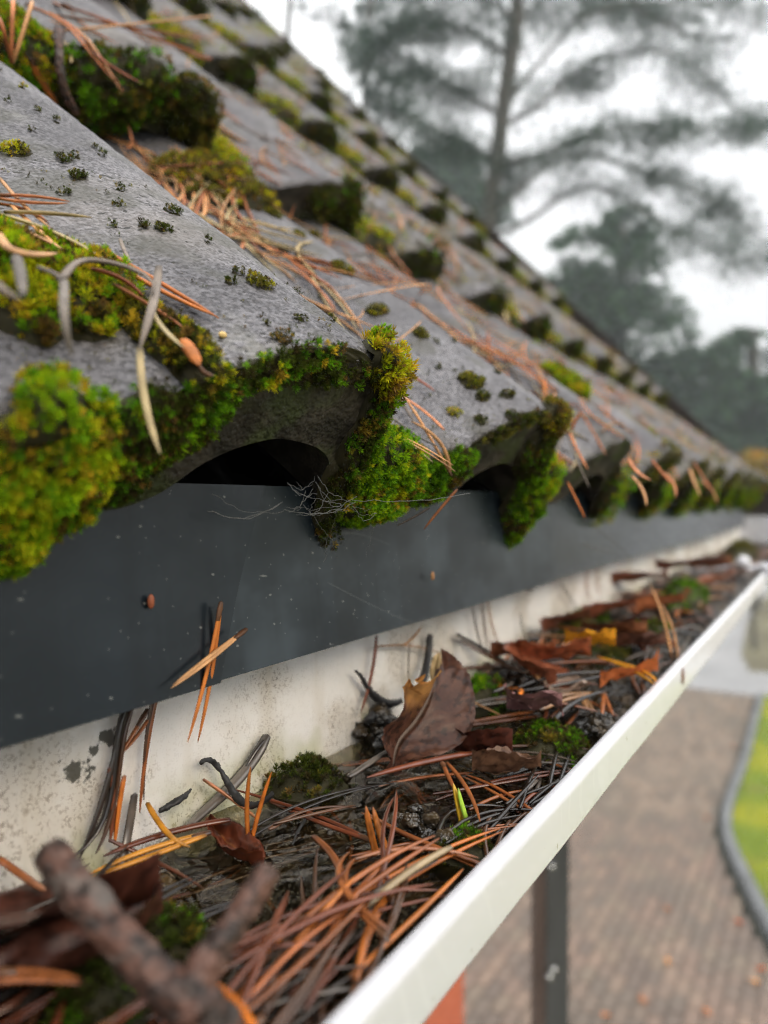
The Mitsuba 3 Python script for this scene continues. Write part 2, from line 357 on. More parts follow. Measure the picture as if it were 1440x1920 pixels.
# ------------------------------------------------------------------ plastic strip under the tiles
strip = thing('eave_strip', 'black plastic strip hanging under the lowest row of tiles', 'eave strip')
def strip_piece(cut0, cut1, y0, y1, xo, n=40):
    """cut0/cut1: slanted ends, the shift of the end at the bottom edge"""
    hs = np.linspace(.004, -.0462, 12); th = .0014
    def X(h): return -.1375+xo+.004*((.004-h)/.05)**2
    vs = []
    for s in (0, 1):
        for h in hs:
            q = (.004-h)/.05
            ys = np.linspace(y0+cut0*q, y1+cut1*q, n)
            b = (meshkit.fbm(np.stack([ys*9, ys*0+h*20, ys*0], -1), 2, 3)-.5)*.0022
            vs.append(np.c_[X(h)-s*th+b, ys, np.full(n, HC+h+(meshkit.fbm(np.stack([ys*5, ys*0, ys*0], -1), 2, 7)-.5)*.0012)])
    v = np.vstack(vs); m = len(hs); f = grid_faces(m, n)
    fb = f[:, ::-1]+m*n
    e = []
    for row in (0, m-1):
        a = row*n+np.arange(n-1); e += [np.stack([a, a+1, a+1+m*n], -1), np.stack([a, a+1+m*n, a+m*n], -1)]
    for colm in (0, n-1):
        a = np.arange(m-1)*n+colm; e += [np.stack([a, a+n, a+n+m*n], -1), np.stack([a, a+n+m*n, a+m*n], -1)]
    return v, np.vstack([f, fb]+e)
YA = on_x(500, 930, -.137)[1]; YB = on_x(335, 1225, -.136)[1]
YC = on_x(1036, 1010, -.136)[1]
part(strip, 'sheet', strip_piece(0, -.022, -.12, YA-.002, .0018), 'm_strip', 'smooth blue-black length of the strip at the left', smooth=40)
part(strip, 'sheet', strip_piece(0, 0, -.05, YC, 0), 'm_strip_dusty', 'dusty middle length of the strip with scratches and flecks', smooth=40)
part(strip, 'sheet', strip_piece(0, 0, YC-.02, 1.50, -.0022), 'm_strip', smooth=40)

# ------------------------------------------------------------------ gutter
XB, XR = -.151, -.0608
gut = thing('gutter', 'white plastic gutter full of wet needles and leaves below the roof edge', 'gutter')
bw = [(XB-.004, HC-.034), (XB, HC-.034), (XB, HC-.078), (XB+.0015, HC-.088), (XB+.006, HC-.099), (XB+.018, HC-.127), (XB+.026, HC-.132), (XB+.026, HC-.1345), (XB+.015, HC-.130), (XB+.002, HC-.099), (XB-.004, HC-.088)]
part(gut, 'back_wall', extrude_y(bw, -.15, 1.56, 60), 'm_white_dirty', smooth=35)
fl = [(XB+.0262, HC-.1318), (XR-.05, HC-.1318), (XR-.012, HC-.095), (XR-.0092, HC-.095), (XR-.047, HC-.1345), (XB+.0262, HC-.1345)]
part(gut, 'floor', extrude_y(fl, -.15, 1.56, 1), 'm_rim', smooth=30)
def rim_profile():
    # tall hollow lip with a rounded top
    a = []
    r = .0026
    for t in np.linspace(180, 0, 9): a.append((XR-r+r*math.cos(math.radians(t)), HC-.0783-r+r*math.sin(math.radians(t))))
    for t in np.linspace(0, -90, 4): a.append((XR-.0032+.0032*math.cos(math.radians(t)), HC-.0915+.0022*math.sin(math.radians(t))))
    a += [(XR-.0082, HC-.0937), (XR-.0086, HC-.090)]
    return a
yr = np.linspace(-.15, 1.56, 120)
rp = np.array(rim_profile())
rv, rf = extrude_y(rp, -.15, 1.56, 120)
wob = (meshkit.fbm(np.stack([rv[:, 1]*30, rv[:, 1]*0, rv[:, 1]*0], -1), 3, 2)-.5)
rv = rv.copy(); rv[:, 0] += wob*.0012; rv[:, 2] += wob*.0009
part(gut, 'rim', (rv, rf), 'm_rim', smooth=40)
# stop end
part(gut, 'stop_end', box(XB-.004, XR, 1.561, 1.565, HC-.143, HC-.03), 'm_rim')
# bracket with a rolled knob
br = thing('gutter_bracket', 'white gutter bracket with a rounded knob clipped over the rim', 'bracket')
kb = on_h(1392, 1055, -.068); yb = kb[1]
st = curve([(XR+.0035, yb+.012, HC-.097), (XR+.004, yb+.012, HC-.080), (XR-.0015, yb+.012, HC-.0725), (XR-.012, yb+.012, HC-.0745), (kb[0]+.002, yb+.008, HC-.074)], 24)
sv, sf = tube(st, .003, 8, 1.0)
part(br, 'strap', cat([tube(st+np.array([0, dy, 0]), .0032, 8) for dy in (0, .005, .010, .015)]), 'm_rim', smooth=60)
kv = trimesh.creation.icosphere(3, .0078); kv.apply_scale([1, 1.3, 1]); kv.apply_translation([kb[0], yb+.006, kb[2]])
part(br, 'knob', kv, 'm_rim', smooth=True)
arm = curve([(kb[0]-.001, yb+.012, HC-.070), (-.11, yb+.02, HC-.078), (XB+.004, yb+.02, HC-.082)], 14)
part(br, 'arm', tube(arm, .0022, 8), 'm_rim', smooth=60)

# ------------------------------------------------------------------ what fills the gutter: silt and water
WATER = -.0888
def bed(X, Y):
    X = np.asarray(X, float); Y = np.asarray(Y, float)
    p = np.stack([X, Y, X*0], -1)
    h = -.0885+(meshkit.fbm(p*55, 3, 21)-.5)*.016+(meshkit.fbm(p*260, 4, 22)-.5)*.009
    pool = np.exp(-(((X+.117)/.037)**2+((Y-.185)/.075)**2))           # standing water
    h = h-.024*pool-.004*np.exp(-(((X+.10)/.03)**2+((Y-.12)/.05)**2))
    h = h+.006*np.clip((Y-.24)/.2, 0, 1)
    return h
ys = np.r_[np.linspace(-.12, .42, 520), np.linspace(.4225, 1.555, 180)]
xs = np.linspace(XB+.0005, XR-.0075, 100)
Xg, Yg = np.meshgrid(xs, ys, indexing='ij')
def floor_h(X): return np.maximum(-.122, -.0955-np.clip(-.0728-X, 0, .04)*.92)
Hb = np.maximum(bed(Xg, Yg), floor_h(Xg)+.0008)
sb = np.stack([Xg, Yg, HC+Hb], -1).reshape(-1, 3)
solo('silt', (sb, grid_faces(100, 700)[:, ::-1]), 'm_silt', 'wet black silt of rotted needles lying in the gutter', 'silt', kind='stuff', smooth=True)
def smooth01(t): return np.clip((t-.35)*2.2, 0, 1)
wy = np.linspace(.02, .33, 260); wx = np.linspace(XB+.001, XR-.0125, 80)
Wx, Wy = np.meshgrid(wx, wy, indexing='ij')
wz = HC+WATER+(meshkit.fbm(np.stack([Wx*60, Wy*60, Wx*0], -1), 2, 31)-.5)*.0012+(meshkit.fbm(np.stack([Wx*260, Wy*200, Wx*0], -1), 2, 33)-.5)*.0012*smooth01(meshkit.noise(np.stack([Wx*90, Wy*80, Wx*0], -1), 5))
wt = np.stack([Wx, Wy, wz], -1).reshape(-1, 3); wb_ = wt.copy(); wb_[:, 2] = HC+np.minimum(floor_h(wb_[:, 0])-.0004, -.0925)
wf = grid_faces(80, 260)[:, ::-1]
edge = []
nW = 80*260
for idx in (np.arange(80)*260, np.arange(80)*260+259, np.arange(260), 79*260+np.arange(260)):
    a, b = idx[:-1], idx[1:]; edge += [np.stack([a, b, b+nW], -1), np.stack([a, b+nW, a+nW], -1)]
wm = trimesh.Trimesh(np.vstack([wt, wb_]), np.vstack([wf, wf[:, ::-1]+nW]+edge), process=False); trimesh.repair.fix_normals(wm)
solo('water', wm, 'm_water', 'shallow brown rainwater standing between the needles in the gutter', 'water', kind='structure', smooth=30)

# ------------------------------------------------------------------ needles
PAL = dict(
    tan=(.54, .28, .12), pink=(.54, .21, .09), orange=(.50, .15, .022), rust=(.32, .10, .028), red=(.23, .062, .024), straw=(.42, .33, .17),
    grey=(.17, .14, .115), dark=(.035, .026, .02), brown=(.14, .062, .028), amber=(.62, .26, .02), lime=(.34, .52, .05), yellow=(.72, .42, .03))
def needle_mesh(pts, col, seed, r=.00058, n=12, tip=True, sides=6):
    q = RN(seed); P = curve(pts, n); s = np.linspace(0, 1, n)
    rad = r*np.interp(s, [0, .08, .5, .85, 1], [.8, 1, 1.05, .8, .25 if tip else .8])
    v, f = tube(P, rad, sides, .62)
    c = np.array(PAL[col] if isinstance(col, str) else col)*q.uniform(.7, 1.25)
    m = .72+.55*meshkit.noise(np.stack([s*14+seed*.37, s*0, s*0], -1), seed % 97)
    m = m*np.where(s > .93, .6, 1)*np.where(s < .05, .45, 1)
    tint = q.uniform(-.05, .05)
    C = np.clip(c*m[:, None]*np.array([1+tint, 1, 1-tint]), 0, 1)
    C = np.repeat(C, sides, axis=0); C = np.vstack([C, C[0], C[-1]])
    return v, f, C
def merge_c(ms):
    v, f = cat([(m[0], m[1]) for m in ms]); return v, f, np.vstack([m[2] for m in ms])
_seed = [0]
def put_needle(paths, col, label, group=None, wet=False, r=.00058, name='pine_needle', cat_='pine needle'):
    """paths: one or two 3-D polylines from the sheath to the tips: a single needle or a pair"""
    ms = []
    if wet and isinstance(col, str): col = tuple(np.array(PAL[col])*{'amber': 1, 'yellow': 1, 'lime': 1, 'orange': 1, 'rust': .95, 'pink': .8, 'tan': .8}.get(col, .65))
    for p in paths:
        _seed[0] += 1
        ms.append(needle_mesh(p, col, _seed[0], r))
    if len(paths) == 2:                                               # dark sheath where the two needles meet
        a = np.asarray(paths[0][0], float); d = nrm(np.asarray(paths[0][1], float)-a)
        _seed[0] += 1; ms.append(needle_mesh([a-d*.0012, a+d*.0035], 'brown', _seed[0], r*1.35, 4, False))
    v, f, C = merge_c(ms)
    return solo(name, (v, f), 'm_needle_wet' if wet else 'm_needle_dry', label, cat_, group, smooth=True, color=C)

MOUNDS = []                                                          # (course, y, w, ry, rw, height)
def lift_at(k, y, w):
    h = 0*np.asarray(y, float)
    for (kk, y0, w0, ry, rw, hm) in MOUNDS:
        if kk == k:
            q = ((y-y0)/ry)**2+((w-w0)/rw)**2
            h = np.maximum(h, hm*np.sqrt(np.clip(1-q, 0, 1)))
    return h
def rest_on_roof(k, y0, w0, ang, L, bow, lift):
    """a needle lying on course k from (y0, w0): its path touches the tile and never cuts it"""
    n = 9; s = np.linspace(0, 1, n)
    dy, dw = math.sin(ang), math.cos(ang)
    y = y0+L*s*dy+bow*np.sin(math.pi*s)*dw; w = w0+L*s*dw-bow*np.sin(math.pi*s)*dy
    g = prof(y, k)+lift_at(k, y, w)*.8
    t = np.linspace(g[0], g[-1], n)+lift*s
    t = t+np.max(g-t)+.0006
    t = .55*t+.45*np.maximum(g+.0006, t-.008)
    return crown(k)+w[:, None]*Dk[k]+t[:, None]*Nk[k]+y[:, None]*np.array([0, 1., 0])

# ------------------------------------------------------------------ moss
def moss_template(n, seed):
    """one shoot seen from above: a star of pointed leaflets in two whorls, pointing along +z"""
    q = RN(seed); v, f, sh = [], [], []
    for i in range(n):
        up = i >= n*.55
        a = 2*math.pi*(i*.382)+q.uniform(-.2, .2); el = q.uniform(.75, 1.15) if up else q.uniform(.15, .6)
        L = (.85 if up else 1.05)*q.uniform(.7, 1.25); wd = .125*q.uniform(.8, 1.25)
        d = np.array([math.cos(a)*math.cos(el), math.sin(a)*math.cos(el), math.sin(el)]); s = np.array([-math.sin(a), math.cos(a), 0]); o = np.array([0, 0, .25 if up else -.1])
        b = o; m = o+d*L*.55+np.array([0, 0, .02]); t = o+d*L+np.array([0, 0, .10])
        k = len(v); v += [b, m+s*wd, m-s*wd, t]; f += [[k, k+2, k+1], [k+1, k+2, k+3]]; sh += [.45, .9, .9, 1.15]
    return np.array(v), np.array(f), np.array(sh)
TEMPL = [moss_template(15, i) for i in range(4)]
TEMPL_FAR = [moss_template(8, 9)]
HUES = {'bright': [(.25, .46, .012), (.34, .50, .012), (.16, .36, .015)], 'yellow': [(.56, .55, .02), (.48, .52, .015), (.58, .40, .03)],
        'dark': [(.035, .055, .012), (.06, .09, .015), (.045, .04, .018)], 'brown': [(.20, .12, .035), (.28, .20, .03), (.12, .075, .03)],
        'green': [(.11, .30, .014), (.18, .40, .014), (.06, .17, .012)], 'olive': [(.17, .17, .025), (.23, .22, .03), (.11, .10, .03)]}
def moss_shoots(P, N, size, hues, seed, far=False):
    q = RN(seed); m = len(P)
    N = nrm(N+q.normal(0, .32, (m, 3))+np.array([.05, 0, .25]))
    a = nrm(np.cross(N, q.normal(size=(m, 3)))); b = np.cross(N, a)
    sz = size*q.uniform(.55, 1.5, m)*(.6+.8*meshkit.noise(P*160+seed, 6))
    hues = {**hues, 'brown': hues.get('brown', 0)+.07*sum(hues.values())}; names = list(hues); pr = np.array([hues[h] for h in names], float); pr /= pr.sum()
    # patches of one hue rather than salt and pepper
    pn = meshkit.fbm(P*150+seed, 2, 3)+q.normal(0, .10, m)
    order = np.argsort(np.argsort(pn))/m; idx = np.searchsorted(np.cumsum(pr), order).clip(0, len(names)-1)
    col = np.array([HUES[names[i]][q.integers(3)] for i in idx])*q.uniform(.7, 1.3, (m, 1))
    Vs, Fs, Cs, off = [], [], [], 0
    tl = TEMPL_FAR if far else TEMPL
    which = q.integers(len(tl), size=m)
    for ti, (tv, tf, sh) in enumerate(tl):
        sel = np.nonzero(which == ti)[0]
        if not len(sel): continue
        v = P[sel, None]+sz[sel, None, None]*(tv[None, :, 0:1]*a[sel, None]+tv[None, :, 1:2]*b[sel, None]+tv[None, :, 2:3]*N[sel, None])
        Vs.append(v.reshape(-1, 3)); nv = len(tv)
        Fs.append((tf[None]+(np.arange(len(sel))*nv)[:, None, None]+off).reshape(-1, 3)); off += len(sel)*nv
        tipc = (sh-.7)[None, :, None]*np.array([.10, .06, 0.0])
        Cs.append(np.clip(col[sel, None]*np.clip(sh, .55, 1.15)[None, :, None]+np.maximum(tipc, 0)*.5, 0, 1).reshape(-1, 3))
    return np.vstack(Vs), np.vstack(Fs), np.vstack(Cs)
def moss_clump(k, y0, w0, ry, rw, hm, hues, label, group=None, size=.0013, gap=.0014, seed=None, far=False, rough=.5, layers=2, mound=True):
    _seed[0] += 1; seed = seed or _seed[0]; q = RN(seed)
    if mound: MOUNDS.append((k, y0, w0, ry, rw, hm))
    # base cushion
    nu, nv = (26, 30) if not far else (8, 9)
    rr = np.linspace(0, 1, nu); aa = np.linspace(0, 2*math.pi, nv)
    R_, A_ = np.meshgrid(rr, aa, indexing='ij')
    edge = .72+.5*meshkit.fbm(np.stack([np.cos(A_)*1.7+seed, np.sin(A_)*1.7, A_*0], -1), 3, seed % 50)
    def place(R_, A_, e, lift):
        y = y0+ry*R_*e*np.cos(A_); w = w0+rw*R_*e*np.sin(A_)
        P, N = surf(k, y, w)
        lump = .35+1.3*meshkit.fbm(P*120+seed, 4, seed % 31)
        return P+N*(hm*np.sqrt(np.clip(1-R_**2, 0, 1))*lump*lift)[..., None], N
    P, N = place(R_, A_, edge, .86); P = P-N*.0006+N*((meshkit.fbm(P*700, 2, 9)-.5)*.0022)[..., None]*(R_ < .98)[..., None]
    v = P.reshape(-1, 3); f = grid_faces(nu, nv)
    g = meshkit.fbm(v*300, 3, 5)[:, None]
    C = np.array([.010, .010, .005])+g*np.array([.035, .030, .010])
    key = thing('moss_clump', label, 'moss', group)
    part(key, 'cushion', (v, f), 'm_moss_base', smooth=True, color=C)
    # shoots
    area = math.pi*ry*rw; n = int(area/gap**2*layers*.75)
    u = np.sqrt(q.uniform(0, 1, n)); a = q.uniform(0, 2*math.pi, n)
    e = .72+.5*meshkit.fbm(np.stack([np.cos(a)*1.7+seed, np.sin(a)*1.7, a*0], -1), 3, seed % 50)
    P, N = place(u, a, e, .9)
    keep = meshkit.fbm(P*190+3, 3, 12) > (.22+.16*rough+.10*u**3)
    P, N = P[keep], N[keep]
    P = P+N*(q.uniform(-.35, 1.5, (len(P), 1))*size)
    v, f, C = moss_shoots(P, N, size, hues, seed, far)
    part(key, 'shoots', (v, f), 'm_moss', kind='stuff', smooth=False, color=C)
    return key
def moss_px(px, py, *a, **kw):
    """the same, centred where the photograph shows it"""
    k, y, w, t = hit_roof(px, py); return moss_clump(k, y, w, *a, **kw)

ORD = ['nearest', 'second', 'third', 'fourth', 'fifth', 'sixth', 'seventh', 'eighth', 'ninth', 'tenth', 'eleventh', 'twelfth', 'thirteenth']
YG = {'yellow': 4, 'bright': 3, 'brown': 1}
GR = {'bright': 4, 'green': 4, 'yellow': 1.2, 'dark': 1}
DK = {'dark': 5, 'green': 1.5, 'olive': 1.5}
# the lowest row of tiles, left to right (course 0); y in metres along the eave, w down (-) or up (+) from the tile's edge
moss_clump(0, .0850, -.017, .0165, .0235, .0095, {'bright': 5, 'yellow': 5, 'green': 2, 'brown': 1}, 'large bright yellow green moss clump hanging at the lower left corner of the roof', size=.0012, gap=.00115, layers=3)
moss_clump(0, .0700, -.030, .012, .018, .009, {'bright': 2, 'yellow': 2, 'green': 2, 'brown': 1}, 'blurred green moss hanging lowest at the far left of the frame', size=.0015, gap=.0015)
moss_clump(0, .1055, -.013, .0130, .0140, .0052, {'dark': 6, 'green': 2, 'brown': 1, 'bright': .6}, 'dark fine moss covering the edge left of the arched gap', size=.0010, gap=.0011, layers=3, rough=.9)
moss_clump(0, .1170, -.010, .0085, .0110, .0046, {'green': 3, 'dark': 4, 'bright': 1}, 'green moss knob at the left end of the arched gap', size=.0011, gap=.0012, layers=3)
moss_clump(0, .1060, .040, .0150, .019, .0080, {'yellow': 3, 'bright': 3, 'brown': 2, 'dark': 1}, 'yellow green moss cushion in the channel left of the nearest big roll', size=.0014, gap=.0014, layers=3)
moss_clump(0, .0940, .050, .0170, .030, .0100, {'yellow': 5, 'bright': 4, 'brown': 2}, 'bright moss cushion under grey twigs at the left edge', size=.0015, gap=.0015, layers=3)
moss_clump(0, .1165, .013, .0060, .020, .0036, {'olive': 2, 'yellow': 2, 'dark': 4, 'brown': 1}, 'blackish moss with yellow tips beside the fallen brown needle', size=.0011, gap=.0012, layers=3)
moss_clump(0, .1300, -.003, .022, .005, .0016, {'dark': 3, 'green': 2, 'yellow': 1}, 'thin moss fringe along the top edge of the nearest roll', size=.0012, gap=.0014)
moss_clump(0, .1560, -.006, .020, .006, .0010, {'dark': 4, 'green': 2}, 'sparse dark moss over the arched tile end', size=.0011, gap=.0015, rough=1)
moss_clump(0, .1775, .001, .009, .010, .0048, {'yellow': 5, 'brown': 2, 'bright': 2}, 'yellow moss tuft on the right shoulder of the nearest roll', size=.0016, gap=.0013, layers=3)
moss_clump(0, .1840, -.016, .008, .018, .0040, {'dark': 4, 'green': 2, 'olive': 1}, 'dark moss down the right end face of the nearest roll', size=.0011, gap=.0013, rough=.8)
moss_clump(0, .2070, -.010, .022, .019, .0090, {'bright': 4, 'green': 4, 'yellow': 1}, 'fresh green moss clump in the dip right of the arched gap', size=.0013, gap=.00125, layers=3)
moss_clump(0, .2000, .004, .015, .007, .0045, {'yellow': 2, 'olive': 3, 'brown': 1}, 'olive moss tuft under crossed needles in the dip', size=.0012, gap=.0013, layers=3)
moss_clump(0, .1935, -.036, .016, .010, .0050, {'dark': 8}, 'black wet moss drooping below the dip onto the strip', size=.0011, gap=.0014, rough=.7)
moss_clump(0, .2130, .026, .010, .016, .0035, {'olive': 3, 'yellow': 2}, 'low olive moss mat on the flank of the second roll', size=.0012, gap=.0013, layers=3)
moss_clump(0, .2450, -.012, .020, .012, .0050, {'green': 4, 'bright': 1, 'dark': 2}, 'dark green moss along the left lower edge of the second roll', size=.0013, gap=.0014, layers=3)
moss_clump(0, .2900, -.003, .030, .004, .0014, {'dark': 3, 'olive': 3}, 'brownish moss fringe on the top edge of the second roll', size=.0012, gap=.0015)
moss_clump(0, .3200, -.003, .012, .012, .0045, {'olive': 4, 'brown': 2, 'yellow': 1}, 'olive moss knob on the right shoulder of the second roll', size=.0014, gap=.0015, layers=3)
moss_clump(0, .3480, -.026, .022, .026, .0110, {'green': 4, 'bright': 3, 'dark': 2}, 'long moss clump hanging low past the second roll', size=.0015, gap=.0016, layers=3)
moss_clump(0, .3240, -.020, .016, .014, .0060, {'dark': 6, 'green': 1}, 'black moss plugging the gap under the second roll', size=.0012, gap=.0014)
moss_clump(0, .3600, -.006, .014, .018, .0070, {'bright': 4, 'yellow': 3}, 'lime green moss in the dip behind the hanging clump', size=.0015, gap=.0016)
moss_px(1050, 720, .018, .026, .0090, {'yellow': 3, 'bright': 3, 'olive': 3}, 'domed yellow green moss between the second and third rolls', size=.0016, gap=.0017, layers=3)
# further dips and rolls along the eave
for i in range(3, 11):
    yt = .050+.150*i
    moss_clump(0, yt+.002, -.016, .022, .022, .009, {'green': 3, 'bright': 3, 'yellow': 2, 'dark': 1}, f'green moss clump in the eave dip just left of the {ORD[i]} roll', 'moss in the far dips of the eave', size=.0024, gap=.0030, far=True)
    moss_clump(0, yt+.095, -.008, .040, .010, .004, {'dark': 4, 'olive': 3}, f'dark moss on the eave end of the {ORD[i]} roll from the arched gap', 'moss on the far roll ends of the eave', size=.0022, gap=.0032, far=True)
# second row of tiles
moss_clump(1, .255, -.010, .040, .024, .012, {'green': 3, 'dark': 5, 'olive': 1}, 'shaded green moss bank below the second row of tiles at upper left', size=.0019, gap=.0021, layers=3)
moss_clump(1, .215, .020, .022, .050, .011, {'green': 2, 'yellow': 2, 'bright': 2, 'brown': 1}, 'green and yellow moss by the thin grey stick at upper left', size=.0019, gap=.0021, layers=3)
moss_clump(1, .306, -.010, .022, .020, .008, {'dark': 5, 'olive': 2, 'brown': 1}, 'blackish moss hanging on the roll end of the second row', size=.0018, gap=.0021, layers=3)
moss_clump(1, .340, -.012, .014, .026, .009, {'yellow': 3, 'bright': 4, 'green': 1}, 'bright yellow green moss at the right of the dark roll end', size=.0018, gap=.0020, layers=3)
moss_clump(0, .292, .215, .030, .032, .007, {'olive': 4, 'brown': 2, 'yellow': 1}, 'flat olive moss mat below the dark roll end', size=.0017, gap=.0020)
moss_clump(1, .470, -.008, .026, .022, .007, DK, 'dark moss on the end of the fourth roll in the second row', size=.0022, gap=.0025)
moss_clump(1, .370, .06, .015, .06, .006, {'yellow': 3, 'bright': 2, 'brown': 2}, 'yellow moss strip in the channel above the second row', size=.0020, gap=.0024)
for i in range(2, 10):
    q = RN(860+i)
    for j in range(2):
        moss_clump(0, .0742+.150*i+q.normal(0, .008), q.uniform(.05, .24), .022*q.uniform(.7, 1.2), .034*q.uniform(.6, 1.6), .007, {'yellow': 3, 'olive': 3, 'brown': 2, 'bright': 1}, f'low yellowish moss in the lowest row channel left of the {ORD[i]} roll, {("one of", "other of")[j]} two', 'moss in far channels of the lowest row', size=.0026, gap=.0036, far=True)
for k in range(1, 9):
    for i in range(0, 12):
        yc = .153+.150*i
        if k == 1 and i < 2: continue
        if yc > VERGE-.03: continue
        q = RN(900+k*20+i)
        moss_clump(k, yc+q.normal(0, .004), -.013, .033, .018, .0050, {'dark': 6, 'olive': 1, 'green': 1}, f'black green moss on {ORD[k]} row roll end in line with {ORD[i]} eave roll', 'moss on roll ends of the upper rows', size=.003, gap=.0042, far=True, mound=False)
        if q.uniform() < .85:
            moss_clump(k, yc+.072+q.normal(0, .005), q.uniform(-.004, .03), .024*q.uniform(.8, 1.2), .040*q.uniform(.7, 1.7), .0085*q.uniform(.7, 1.2), {'yellow': 3+2*q.uniform(), 'bright': 2, 'olive': 2, 'brown': 1}, f'yellow green moss in a channel of the {ORD[k]} tile row, right of the {ORD[i]} roll', 'moss in channels of the upper rows', size=.003, gap=.0040, far=True)

# small crumbs of moss on the bare tile backs
def tuft(k, y, w, r, hues, label, group):
    moss_clump(k, y, w, r, r*RN(int(y*1e5)).uniform(.6, 1.3), r*.34, hues, label, group, size=.00062, gap=.00075, mound=False, rough=.35)
for (x, y, r, hu) in [(30, 285, .0058, 'y'), (120, 300, .004, 'd'), (140, 295, .003, 'd'), (325, 398, .0052, 'd'), (305, 432, .004, 'd'), (270, 425, .003, 'd'), (222, 385, .003, 'd'), (225, 356, .0025, 'd'), (145, 333, .0035, 'd'), (180, 280, .003, 'd'), (190, 291, .002, 'd'),
                      (487, 533, .0052, 'o'), (447, 512, .0035, 'd'), (432, 531, .0025, 'd'), (388, 453, .0022, 'd'), (120, 363, .003, 'd'), (210, 425, .002, 'd'), (60, 246, .0025, 'd'), (105, 228, .002, 'd'), (70, 208, .002, 'd'), (15, 190, .002, 'd'), (42, 165, .0022, 'y'),
                      (530, 635, .004, 'b'), (707, 583, .0078, 'o'), (788, 628, .005, 'o'), (884, 716, .0075, 'o'), (816, 642, .003, 'd'), (850, 640, .003, 'd'), (640, 505, .008, 'o'), (905, 745, .006, 'd'), (950, 742, .007, 'd'), (900, 790, .005, 'd'), (960, 780, .005, 'd'), (820, 690, .003, 'd'), (930, 700, .003, 'd'),
                      (700, 690, .003, 'y'), (850, 775, .0045, 'y'), (590, 440, .006, 'o'), (560, 440, .005, 'o'), (530, 470, .005, 'd'), (510, 400, .007, 'o'), (440, 365, .008, 'y'), (350, 690, .003, 'd'), (560, 600, .003, 'd'), (620, 600, .0025, 'd'), (600, 560, .002, 'd'), (500, 610, .002, 'd')]:
    hr = hit_roof(x, y)
    if hr is None: continue
    roll_ = 'bare back of the '+('nearest roll' if hr[0] == 0 and hr[1] < .2 else 'second roll' if hr[0] == 0 and hr[1] < .345 else 'tiles behind the second roll')
    tuft(hr[0], hr[1], hr[2], r*(.6 if hu == 'd' else .75), {'y': {'yellow': 3, 'olive': 2}, 'd': {'dark': 5, 'olive': 1}, 'o': {'olive': 4, 'dark': 2, 'yellow': 1}, 'b': {'brown': 3, 'dark': 2}}[hu],
         {'y': 'tiny yellow green moss tuft on the ', 'd': 'tiny blackish moss crumb on the ', 'o': 'small rounded olive moss tuft on the ', 'b': 'tiny brown moss tuft above the arched end of the '}[hu]+roll_,
         {'y': 'tiny yellow tufts on the ', 'd': 'tiny black crumbs on the ', 'o': 'small olive tufts on the ', 'b': 'tiny brown tufts on the '}[hu]+roll_)

# ------------------------------------------------------------------ needles, sticks and scales on the roof and the strip
def R3(pts, lift=.001):
    """points on the roof under the photograph's pixels, raised by lift (a number or one per point)"""
    out, last = [], None
    ls = np.broadcast_to(np.asarray(lift, float), (len(pts),))
    for (x, y), l in zip(pts, ls):
        hr = hit_roof(x, y)
        if hr is None: out.append(on_d(x, y, last if last else .2)); continue
        k, yy, w, t = hr; last = t
        P, N = surf(k, yy, w); m = float(lift_at(k, np.array(yy), np.array(w)))
        # raise towards the eye's side, so that it clears the moss it lies on
        d = ray(x, y); c = max(.35, -(N@nrm(d)))
        out.append(P-nrm(d)*((l+m*.9)/c))
    return out
def rn(pts, col, label, lift=.0012, r=.0006, group=None, two=None, wet=False, **kw):
    paths = [R3(pts, lift)]
    if two: paths.append(R3(two, lift))
    return put_needle(paths, col, label, group, wet, r, **kw)
rn([(190, 468), (300, 530), (410, 597)], 'orange', 'stout orange pine needle pointing down the bare back of the nearest roll', .0022, .00085, two=[(185, 476), (290, 540), (405, 594)])
rn([(-10, 366), (60, 368), (130, 378)], 'pink', 'pinkish needle pair lying level at the left edge of the frame', .009, .0006, two=[(-10, 372), (60, 380), (126, 382)])
rn([(0, 335), (40, 380), (95, 428)], 'tan', 'tan needle slanting through the heap at the left edge', .008)
rn([(8, 398), (90, 400), (172, 409)], 'straw', 'straw coloured needle with an orange tip in the left heap', .009, .0008)
rn([(0, 402), (110, 440), (210, 500)], 'straw', 'long straw needle running under the orange one on the left moss', .008, .0008)
rn([(20, 385), (80, 440), (130, 482)], 'tan', 'tan needle lying on the bright moss under the left heap', .008, .0007)
rn([(-5, 415), (60, 440), (120, 470)], 'tan', 'second tan needle on the bright moss at the left edge', .010, .0008)
rn([(-8, 382), (50, 395), (92, 420)], 'rust', 'rust brown needle at the bottom of the left heap', .007)
rn([(172, 506), (230, 525), (268, 555)], 'red', 'red curved needle beside the grey arched stalk', .006, .0008)
rn([(215, 535), (290, 580), (350, 622)], 'pink', 'pinkish red needle half hidden by the dangling stalk', .004, .0007)
rn([(225, 448), (238, 480), (245, 492)], 'grey', 'short grey needle standing on the nearest roll', .003, .0005)
